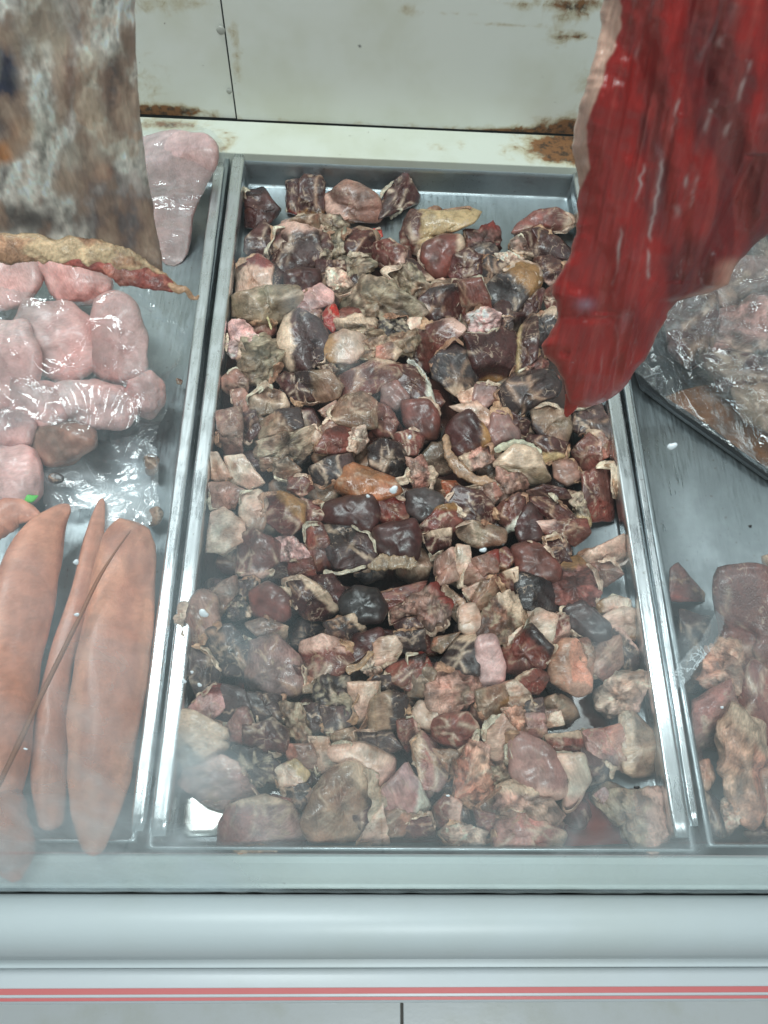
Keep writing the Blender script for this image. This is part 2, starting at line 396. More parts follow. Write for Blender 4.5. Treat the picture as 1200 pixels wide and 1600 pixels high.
    if kind in 'kr' and style[0] in 'DRPTGL' and rs.random() < 0.5:      # a seam of fat through the cut
        az = rs.uniform(0, np.pi); of = rs.uniform(-.5, .5); wd_ = rs.uniform(.03, .13)
        sl = q[..., 0] * math.cos(az) + q[..., 1] * math.sin(az) + fbm(q * 1.6 + off, seed + 91, 3) * 0.55 - of
        f = sstep(wd_, wd_ * .5, np.abs(sl)) * sstep(-.25, .1, fbm(q * 1.2 + off, seed + 93, 2)) * .85
        fc = np.array(rs.choice([(0.54, 0.39, 0.29), (0.58, 0.42, 0.32), (0.40, 0.25, 0.16)]))
        tone = tone * (1 - f[..., None]) + fc * f[..., None]
    if kind == 'f':                                # torn tissue: pale shreds over dark wet hollows
        w3 = fbm(q * 3.4 + off, seed + 101, 3)
        f = sstep(.02, .3, w3) * .7; tone = tone * (1 - f[..., None]) + (np.array((0.52, 0.42, 0.30)) if style[0] in 'YGT' else tone * 1.6 + .06) * f[..., None]
        f = sstep(.02, .3, -w3) * .65; tone = tone * (1 - f[..., None]) + tone * .22 * f[..., None]
    # connective threads
    nn = np.abs(fbm(q * 1.6 + off, seed + 61, 2)); gate = sstep(0.0, 0.3, fbm(q * 0.9 + off, seed + 66, 2))
    th_ = sstep(0.05, 0.015, nn) * gate * (0.75 if style[0] not in 'FKB' else 0.2)
    if kind == 's': th_ = th_ * 0.3
    tone = tone * (1 - th_[..., None]) + np.array((0.42, 0.30, 0.22)) * th_[..., None]
    for spec in ([] if fat == '-' else fat.split(';')):
        d = np.zeros(2)
        for ch in spec[:-2]: d += DIRS[ch]
        d /= max(1e-6, np.linalg.norm(d)); frac = int(spec[-2]) / 10; fc = np.array(FATS[spec[-1]])
        s = p[..., 0] * d[0] + p[..., 1] * d[1]; lo, hi = s.min(), s.max(); s = (s - lo) / (hi - lo)
        s = s + fbm(q * 2.0 + off, seed + 71, 3) * 0.10 + 0.03 * vnoise(q * 9 + off, seed + 3)
        f = sstep(1 - frac - 0.035, 1 - frac + 0.035, s)
        fcv = fc * (1 + 0.35 * fbm(q * 2.5 + off, seed + 81, 3))[..., None]
        tone = tone * (1 - f[..., None]) + fcv * f[..., None]
        p = p + nrm * (f * 0.05 * Rm)[..., None]
    tone = np.clip(tone, 0.004, 0.85)
    rd = C - CAM; rd = rd / np.linalg.norm(rd)
    Wd = C + p[..., 0:1] * E1 + p[..., 1:2] * E2 - p[..., 2:3] * rd
    V = Wd.reshape(-1, 3)
    if mode[0] == 'z': V[:, 2] = np.maximum(V[:, 2], floor + 0.0006 * (vnoise(V * 300, 1)))
    f = grid_faces(nph, nt) + [tuple(range(nt))[::-1], tuple(range((nph - 1) * nt, nph * nt))]
    for _ in range({'k': 0, 'r': 1, 's': 1, 'f': 0}[kind]):     # soften the cuts a little, as flesh sags
        G_ = V.reshape(nph, nt, 3); A_ = G_.copy(); A_[1:-1] = .5 * G_[1:-1] + .125 * (G_[:-2] + G_[2:] + np.roll(G_, 1, 1)[1:-1] + np.roll(G_, -1, 1)[1:-1]); V = A_.reshape(-1, 3)
    mat = M[matn] if matn else {'k': M['meat'], 'r': M['meat'], 'f': M['fray'], 's': M['smooth']}[kind]
    o = obj(name, V, f, mat, parent, True, tone.reshape(-1, 3), loc=C)
    FRAME[o.name] = (r, D, th, C, rd)
    return o
FRAME = {}

def flap(parent, fr, seed, colr, matn='fray'):
    """ragged skin of fat or sinew along part of a chunk's rim, clinging to its side"""
    r, D, th, C, rd = fr; rs = random.Random(seed * 131 + 7); nt = len(th)
    a0 = rs.uniform(0, 2 * np.pi); span = rs.uniform(.7, 2.2); n = 34; m = 5
    a = np.linspace(a0, a0 + span, n); rr = np.interp(a % (2 * np.pi), np.append(th, 2 * np.pi), np.append(r, r[0]))
    Rm = r.mean(); wv = fbm(np.stack([a * 2.2, a * 0 + seed, a * 0], -1), seed, 3); wv2 = fbm(np.stack([a * 5, a * 0 + seed, a * 0 + 3], -1), seed, 3)
    taper = np.sin(np.linspace(0.06, np.pi - .06, n)) ** .5; wd = rs.uniform(.10, .30)
    top, bot = [], []
    for k in range(m):
        s = k / (m - 1); cc = (s - .42) * wd * taper * (1 + .8 * wv2 * (s > .9))
        rad = rr * (0.93 + .10 * wv) + cc * Rm * 1.6
        h = D * (.62 + .45 * wv - .5 * s * taper + .25 * fbm(np.stack([a * 4, a * 0 + s * 3, a * 0 + seed], -1), seed + 2, 2))
        top.append(np.stack([rad * np.cos(a), rad * np.sin(a), h], -1))
        bot.append(np.stack([rad * .985 * np.cos(a), rad * .985 * np.sin(a), h - .0012 * taper], -1))
    ring = top + bot[::-1]; P = np.stack(ring, 1)                      # n x 2m x 3
    W = C + P[..., 0:1] * E1 + P[..., 1:2] * E2 - P[..., 2:3] * rd
    q = P / Rm; t = np.array(colr) * (1 + .45 * fbm(q * 2.5 + seed, seed, 3))[..., None]
    f = sstep(.05, .35, fbm(q * 3 + seed + 4, seed, 2)) * .6; t = t * (1 - f[..., None]) + np.array((.26, .11, .06)) * f[..., None]
    V = W.reshape(-1, 3); V[:, 2] = np.maximum(V[:, 2], -.032)
    F = grid_faces(n, 2 * m) + [tuple(range(2 * m))[::-1], tuple(range((n - 1) * 2 * m, n * 2 * m))]
    return obj('fat_flap', V, F, M[matn], parent, True, np.clip(t.reshape(-1, 3), .004, .85), loc=C)

def strap(path, widths, mode, style='F', thick=0.35, seed=0, name='strap', matn='meat', parent=None, nseg=40, nr=14, lift=None, loc=True, rough=0.12, mix=None, along=0.13):
    """a long soft strip or tube that follows a path"""
    P = np.array(path, float); k = np.linspace(0, len(P) - 1, nseg)
    def ci(a):
        a = np.asarray(a, float); i = np.clip(k.astype(int), 0, len(a) - 2); t = k - i
        p0 = a[np.maximum(i - 1, 0)]; p1 = a[i]; p2 = a[i + 1]; p3 = a[np.minimum(i + 2, len(a) - 1)]
        if a.ndim > 1: t = t[:, None]
        return 0.5 * ((2 * p1) + (-p0 + p2) * t + (2 * p0 - 5 * p1 + 4 * p2 - p3) * t * t + (-p0 + 3 * p1 - 3 * p2 + p3) * t ** 3)
    S = ci(P); Wd = np.maximum(ci(widths), 0.3)
    modes = mode if isinstance(mode, list) else [mode] * len(P)
    mv = ci([m[1] for m in modes])
    pts = np.array([anchor(S[i, 0], S[i, 1], (modes[0][0], mv[i])) for i in range(nseg)])
    tan = np.gradient(pts, axis=0); tan /= np.linalg.norm(tan, axis=1, keepdims=True)
    V = []; a = np.linspace(0, 2 * np.pi, nr, endpoint=False)
    tone = []
    base = np.array(TONES[style]) if isinstance(style, str) else np.array(style)
    for i in range(nseg):
        rd = pts[i] - CAM; dist = np.dot(rd, -E3); rd = rd / np.linalg.norm(rd)
        side = np.cross(tan[i], rd); side /= np.linalg.norm(side)
        wm = Wd[i] / FPX * dist / 2
        e = 1.0
        if i < 3: e = [0.15, 0.62, 0.88][i]
        if i > nseg - 4: e = [0.15, 0.62, 0.88][nseg - 1 - i]
        q = np.stack([np.cos(a) * 0.6, np.sin(a) * 0.6, np.full(nr, seed * 1.7) + i * along], -1)
        rr = e * (1 + rough * fbm(q * 2, seed, 3))
        V.append(pts[i] + (np.cos(a) * wm * rr)[:, None] * side - (np.sin(a) * wm * thick * rr)[:, None] * rd)
        t = base * (1 + 0.3 * fbm(q * 1.5, seed + 3, 3))[:, None]
        if mix is not None:
            f = sstep(-.1, .25, fbm(q * 1.4 + 4, seed + 8, 3))[:, None]; t = t * (1 - f) + np.array(mix) * f
        tone.append(t)
    V = np.concatenate(V); tone = np.clip(np.concatenate(tone), 0.004, 0.85)
    f = grid_faces(nseg, nr) + [tuple(range(nr))[::-1], tuple(range((nseg - 1) * nr, nseg * nr))]
    return obj(name, V, f, M[matn], parent, True, tone, loc=pts[nseg // 2] if loc else None)
# ------------------------------------------------------------------ the refrigerated display case
rng = random.Random(5)
case = empty('display_case', tuple(pz(600, 1450, -0.02)))
tag(case, 'white refrigerated butcher display case with rust spots and red front stripes', 'display case')
YB = float(pz(600, 196, 0.004)[1])             # foot of the back wall
X0, X1 = -0.75, 0.85
def sheet(name, x0, x1, a, b, mat, nx, ny, rustf, thick=None):
    """subdivided sheet between two profile points a=(y,z), b=(y,z)"""
    xs = np.linspace(x0, x1, nx); ts = np.linspace(0, 1, ny)
    V = np.array([[x, a[0] + (b[0] - a[0]) * t, a[1] + (b[1] - a[1]) * t] for t in ts for x in xs])
    ru = rustf(V) if rustf else None
    F = grid_faces(ny, nx, False)
    n = len(V)                                   # a back face gives the sheet its thickness
    nv = np.cross([1, 0, 0], [0, b[0] - a[0], b[1] - a[1]]); nv = nv / np.linalg.norm(nv)
    c = [0, nx - 1, (ny - 1) * nx, ny * nx - 1]
    V2 = V[c] - nv * 0.002
    V = np.concatenate([V, V2])
    F = [tuple(f) for f in F] + [(n, n + 2, n + 3, n + 1)]
    F += [tuple(range(0, nx)) + (n + 1, n), tuple(range((ny - 1) * nx, ny * nx))[::-1] + (n + 2, n + 3),
          tuple(range(0, ny * nx, nx))[::-1] + (n, n + 2), tuple(range(nx - 1, ny * nx, nx)) + (n + 3, n + 1)]
    if ru is not None: ru = np.concatenate([ru, ru[c]])
    return obj(name, V, F, mat, case, False, rust=ru)
def blob(V, u, v, ru, rv, amt, mode):
    """stain centred at a place given by its picture position"""
    c = anchor(u, v, mode); sx = abs(anchor(u + ru, v, mode)[0] - c[0])
    k = 2 if mode[0] == 'Y' else 1
    sy = abs(anchor(u, v + rv, mode)[k] - c[k])
    return amt * np.exp(-(((V[:, 0] - c[0]) / sx) ** 2 + ((V[:, k] - c[k]) / sy) ** 2))
def wall_rust(V):
    m = ('Y', YB); r = np.zeros(len(V))
    for a in [(815, 208, 90, 9, 1.15), (890, 198, 60, 16, 1.0), (930, 215, 60, 26, 1.0), (265, 172, 70, 8, 0.95), (235, 178, 40, 12, 1.0), (300, 5, 50, 10, .42), (240, 12, 50, 14, .55), (635, 12, 22, 12, .4),
              (830, 6, 70, 9, .55), (905, 5, 60, 12, .65), (888, 25, 26, 12, .7), (905, 56, 30, 7, .7), (870, 55, 30, 22, .45), (700, 22, 60, 3, .6), (790, 38, 60, 3, .55), (368, 60, 10, 50, .45), (372, 110, 9, 40, .4), (225, 120, 40, 40, .35), (915, 130, 22, 40, .35)]:
        r += blob(V, *a, m)
    z0 = V[:, 2] - 0.004
    r += 0.33 * np.exp(-(z0 / 0.005) ** 2)
    return np.clip(r, 0, 1.2)
def ledge_rust(V):
    m = ('z', 0.004); r = np.zeros(len(V))
    for a in [(850, 235, 60, 18, .85), (895, 240, 40, 22, 1.15), (905, 222, 60, 14, 1.0), (680, 230, 18, 9, .5), (725, 228, 14, 8, .45), (260, 195, 60, 10, .9), (345, 215, 30, 16, .42), (350, 245, 20, 20, .5)]:
        r += blob(V, *a, m)
    return np.clip(r + 0.2 * np.exp(-((V[:, 1] - YB) / 0.006) ** 2), 0, 1.2)
xs = float(py(370, 187, YB)[0])                # panel seam
sheet('back_panel', X0, xs - 0.0009, (YB, 0.0045), (YB, 0.60), M['panel'], 160, 150, wall_rust)
sheet('back_panel', xs + 0.0009, X1, (YB - 0.0012, 0.0045), (YB - 0.0012, 0.60), M['panel'], 260, 150, wall_rust)
v, f = box(X0, X1, YB + 0.004, YB + 0.03, -0.06, 0.60); obj('back_liner', v, f, M['seal'], case, False)
YL = float(pz(600, 249, 0.004)[1])
sheet('back_ledge', X0, X1, (YL, 0.004), (YB - 0.0035, 0.0035), M['ledge'], 260, 30, ledge_rust)
sheet('ledge_lip', X0, X1, (YL - 0.0003, -0.05), (YL - 0.0003, 0.0035), M['ledge'], 60, 6, lambda V: np.zeros(len(V)))
for (u, vv, rr) in ((345, 47, 0.0042), (358, 143, 0.0026)):
    c = py(u, vv, YB - 0.0014); vs = []; 
    for k, (ra, dy) in enumerate(((1, 0), (0.92, .35), (0.6, .6), (0.08, .7))):
        for a in range(16):
            t = a * math.pi / 8; vs.append((c[0] + rr * ra * math.cos(t), c[1] - dy * rr * 0.5, c[2] + rr * ra * math.sin(t)))
    obj('screw', vs, grid_faces(4, 16) + [tuple(range(48, 64))], M['hook'], case, True)
v, f = box(X0, X1, -0.02, YB, -0.075, -0.062); obj('case_deck', v, f, M['void'], case, False)

def pY(v, z): return float(pz(600, v, z)[1])
def extrude(name, prof, mat, x0=X0, x1=X1, closed=True, nx=2, smooth=True):
    P = np.array(prof); xs_ = np.linspace(x0, x1, nx)
    V = [(x, y, z) for x in xs_ for (y, z) in P]; n = len(P)
    F = grid_faces(nx, n, True) + [tuple(range(n))[::-1], tuple(range((nx - 1) * n, nx * n))]
    return obj(name, V, F, mat, case, smooth)
# enamel sill between the trays and the glass, seal, bumper, striped strip, lower body
sy0, sy1 = pY(1334, -0.012), pY(1391.5, -0.004)
extrude('front_sill', [(sy0, -0.06), (sy0, -0.013), (sy0 - .002, -0.011), (sy0 - .006, -0.010), (sy1 + .004, -0.004), (sy1 + .001, -0.004), (sy1, -0.06)], M['sill'], smooth=False)
# ragged rubber seal the glass stands in
n = 700; xs_ = np.linspace(X0, X1, n); V = []
y1s = pY(1396.8, 0.0)
for i, x in enumerate(xs_):
    a = 0.0007 * fbm(np.array([x * 90, 0, 0]), 3, 3); b = 0.0006 * fbm(np.array([x * 160, 5, 0]), 8, 3)
    V += [(x, sy1 - .0005, -0.02), (x, sy1 - .0004 + b, -0.001), (x, (sy1 + y1s) / 2, 0.0008 + a), (x, y1s + .0004 + a, -0.001), (x, y1s + .0003, -0.02)]
obj('glass_seal', V, grid_faces(n, 5), M['seal'], case, True)
b0, b1 = y1s, pY(1501, 0.0)
prof = [(b0, -0.03)]
for t, z in ((0, -.004), (.03, .001), (.08, .0035), (.2, .0075), (.35, .0095), (.5, .0095), (.65, .0075), (.8, .003), (.9, -.002), (.97, -.008), (1.0, -.014)):
    prof.append((b0 + (b1 - b0) * t, z))
prof.append((b1, -0.03))
extrude('bumper', prof, M['bumper'])
g1 = pY(1512, -0.022)
extrude('bumper_groove', [(b1 - .0002, -.035), (b1 - .0002, -.020), (g1, -.021), (g1, -.035)], M['bumper'], smooth=False)
s1 = pY(1568, -0.018)
extrude('stripe_rail', [(g1 - .0002, -.04), (g1 - .0002, -.020), (g1 - .0015, -.0175), (g1 - .004, -.0165), (s1 + .003, -.017), (s1 + .0008, -.018), (s1, -.022), (s1, -.04)], M['strip'])
for (va, vb) in ((1543, 1552.5), (1557.5, 1562.5)):
    a, b = pY(va, -.0165), pY(vb, -.0165)
    extrude('red_stripe', [(a, -.0166), (a, -.01635), (b, -.01645), (b, -.0169)], M['red'], smooth=False)
extrude('lower_body', [(.05, -.92), (.05, -.0405), (s1 + .001, -.0405), (s1 + .004, -.08), (s1 + .004, -.92)], M['bumper'], smooth=False)

# ------------------------------------------------------------------ floor of the shop
ZF = -0.95
fl = obj('floor', *box(-3, 3, -2.6, 0.3, ZF - 0.03, ZF - 0.006), M['grout'], None, False); fl['kind'] = 'structure'
jx = float(pz(628, 1585, ZF)[0]); TS = 0.66
tv, tf = box(-TS / 2 + .0025, TS / 2 - .0025, -TS / 2 + .0025, TS / 2 - .0025, -0.012, 0.0, 0.0012); tme = None
for i in range(-3, 3):
    for j in range(0, 4):
        c = (jx + (i + .5) * TS, 0.10 - (j + .5) * TS, ZF)
        if tme is None:
            o = obj('floor_tile', np.array(tv), tf, M['tile'], None, False); tme = o.data
        else:
            o = bpy.data.objects.new('floor_tile', tme); COL.objects.link(o)
        o.parent = fl; o.location = c

# ------------------------------------------------------------------ steel trays
def rings_mesh(rects):
    V = []; nc = 0
    for (x0, x1, y0, y1, z, rad) in rects:
        r = []
        for cx, cy, a0 in ((x1 - rad, y1 - rad, 0), (x0 + rad, y1 - rad, 90), (x0 + rad, y0 + rad, 180), (x1 - rad, y0 + rad, 270)):
            for a in range(0, 91, 15):
                t = math.radians(a0 + a); r.append((cx + rad * math.cos(t), cy + rad * math.sin(t), z))
        V += r; nc = len(r)
    n = len(rects)
    return V, grid_faces(n, nc) + [tuple(range((n - 1) * nc, n * nc))]
def side_bar(name, parent, u0, v0, u1, v1, wa, wb, ztop=0.002, h=0.010, notch=False, mat='rail'):
    """folded side rim; ends given by picture positions at rim height, widths in metres"""
    a = pz(u0, v0, ztop); b = pz(u1, v1, ztop); n = 60
    prof = [(-.5, -h), (-.5, -.0014), (-.42, -.0003), (-.3, 0), (-.05, -.0003), (.1, -.0001), (.3, 0), (.43, -.0004), (.5, -.0018), (.5, -h)]
    V = []
    for i in range(n + 1):
        t = i / n; c = a + (b - a) * t; wdt = wa + (wb - wa) * t
        e = 0 if i not in (0, n) else 0.0015
        for (px_, pz_) in prof:
            wob = 0.00025 * float(vnoise(np.array([t * 30, px_ * 3, 1.0]), 4))
            V.append((c[0] + px_ * wdt * (1 - (0.25 if i in (0, n) else 0)) + wob, c[1], c[2] + pz_ - (0.0006 if i in (0, n) else 0)))
    m = len(prof)
    F = grid_faces(n + 1, m) + [tuple(range(m))[::-1], tuple(range(n * m, (n + 1) * m))]
    return obj(name, V, F, M[mat], parent, True)
def tray(label, xl, xr, y0, y1, depth=0.033, wall=0.004):
    t = empty('steel_tray', ((xl + xr) / 2, (y0 + y1) / 2, -depth)); tag(t, label, 'tray')
    r = [(xl, xr, y0, y1, -0.012, .003), (xl, xr, y0, y1, -0.0042, .003), (xl + .0005, xr - .0005, y0 + .0005, y1 - .001, -.003, .003), (xl + .004, xr - .004, y0 + .0016, y1 - .003, -.003, .002),
         (xl + .005, xr - .005, y0 + .0021, y1 - .004, -.0038, .002), (xl + .0075, xr - .0075, y0 + .0030, y1 - .0055, -.010, .003),
         (xl + .009, xr - .009, y0 + .004, y1 - .007, -depth + .003, .004), (xl + .010, xr - .010, y0 + .005, y1 - .008, -depth + .001, .004), (xl + .012, xr - .012, y0 + .007, y1 - .010, -depth, .004),
         (xl + .05, xr - .05, y0 + .05, y1 - .05, -depth - .0004, .02)]
    V, F = rings_mesh(r); b = obj('basin', V, F, M['steel'], t, True)
    return t
cl0, cl1 = pz(374, 238, 0), pz(247, 1305, 0)      # left rim centre line of the centre tray
cr0, cr1 = pz(907, 262, 0), pz(1070, 1305, 0)
XL = float((cl0[0] + cl1[0]) / 2); XR = float((cr0[0] + cr1[0]) / 2)
YF = float(pz(640, 1328, 0)[1]); YBK = float(pz(640, 252, 0)[1]) 
print('tray', XL, XR, YF, YBK, cl0, cl1, cr0, cr1)
tc = tray('centre steel tray heaped with cut meat cubes, between the two other trays', XL - .006, XR + .006, YF, YBK)
side_bar('side_rim', tc, 373, 238, 247, 1306, 0.0125, 0.0125, 0.004, 0.016)
side_bar('side_rim', tc, 905, 268, 1068, 1308, 0.0125, 0.0125, 0.004, 0.016)
tl = tray('left steel tray holding the pink bag and long sausages', XL - .45, XL - .012, YF + .004, YBK + .002)
side_bar('side_rim', tl, 343, 252, 213, 1298, 0.0105, 0.0100, 0.0035, 0.014)
tr = tray('right steel tray with wrapped meat and loose offcuts', XR + .013, XR + .45, YF + .003, YBK)
side_bar('side_rim', tr, 930, 285, 1088, 1290, 0.0060, 0.0060, 0.0, 0.012)

pd = np.array([(905, 1242), (922, 1236), (945, 1262), (965, 1290), (990, 1318), (900, 1322), (868, 1322), (878, 1290), (885, 1260)], float)
def flat(name, poly, z, mat, parent=None, th=0.0012, label=None, cat=None, dome=0.0):
    P = [pz(u, v, z) for u, v in poly]; c = np.mean(P, 0); V = []
    for k, (s, dz) in enumerate(((1.0, -th), (1.0, -.3 * th), (.97, 0), (.7, dome), (.3, dome * 1.2))):
        V += [(c[0] + (p[0] - c[0]) * s, c[1] + (p[1] - c[1]) * s, z + dz) for p in P]
    n = len(P); o = obj(name, V, grid_faces(5, n) + [tuple(range(4 * n, 5 * n))], mat, parent, True, loc=c)
    if label: tag(o, label, cat)
    return o
flat('meat_juice', [(385, 400), (520, 375), (640, 395), (760, 385), (850, 420), (880, 560), (900, 700), (895, 860), (930, 960), (950, 1100), (960, 1200), (880, 1300), (640, 1318), (400, 1312), (365, 1240), (300, 1225), (285, 1100), (300, 950), (320, 800), (340, 640), (360, 500)], -0.0315, M['dregs'], label='dark brown meat juice pooled under the heap in the centre tray', cat='meat juice')
flat('clear_puddle', [(282, 1240), (300, 1236), (330, 1250), (362, 1262), (358, 1285), (338, 1306), (290, 1308), (276, 1290)], -0.0312, M['wet'], label='small bright clear puddle in the front left corner of the centre tray', cat='puddle')
flat('blood_puddle', pd, -0.0305, M['blood'], label='pinkish red puddle of thin blood in the front right of the centre tray', cat='puddle')
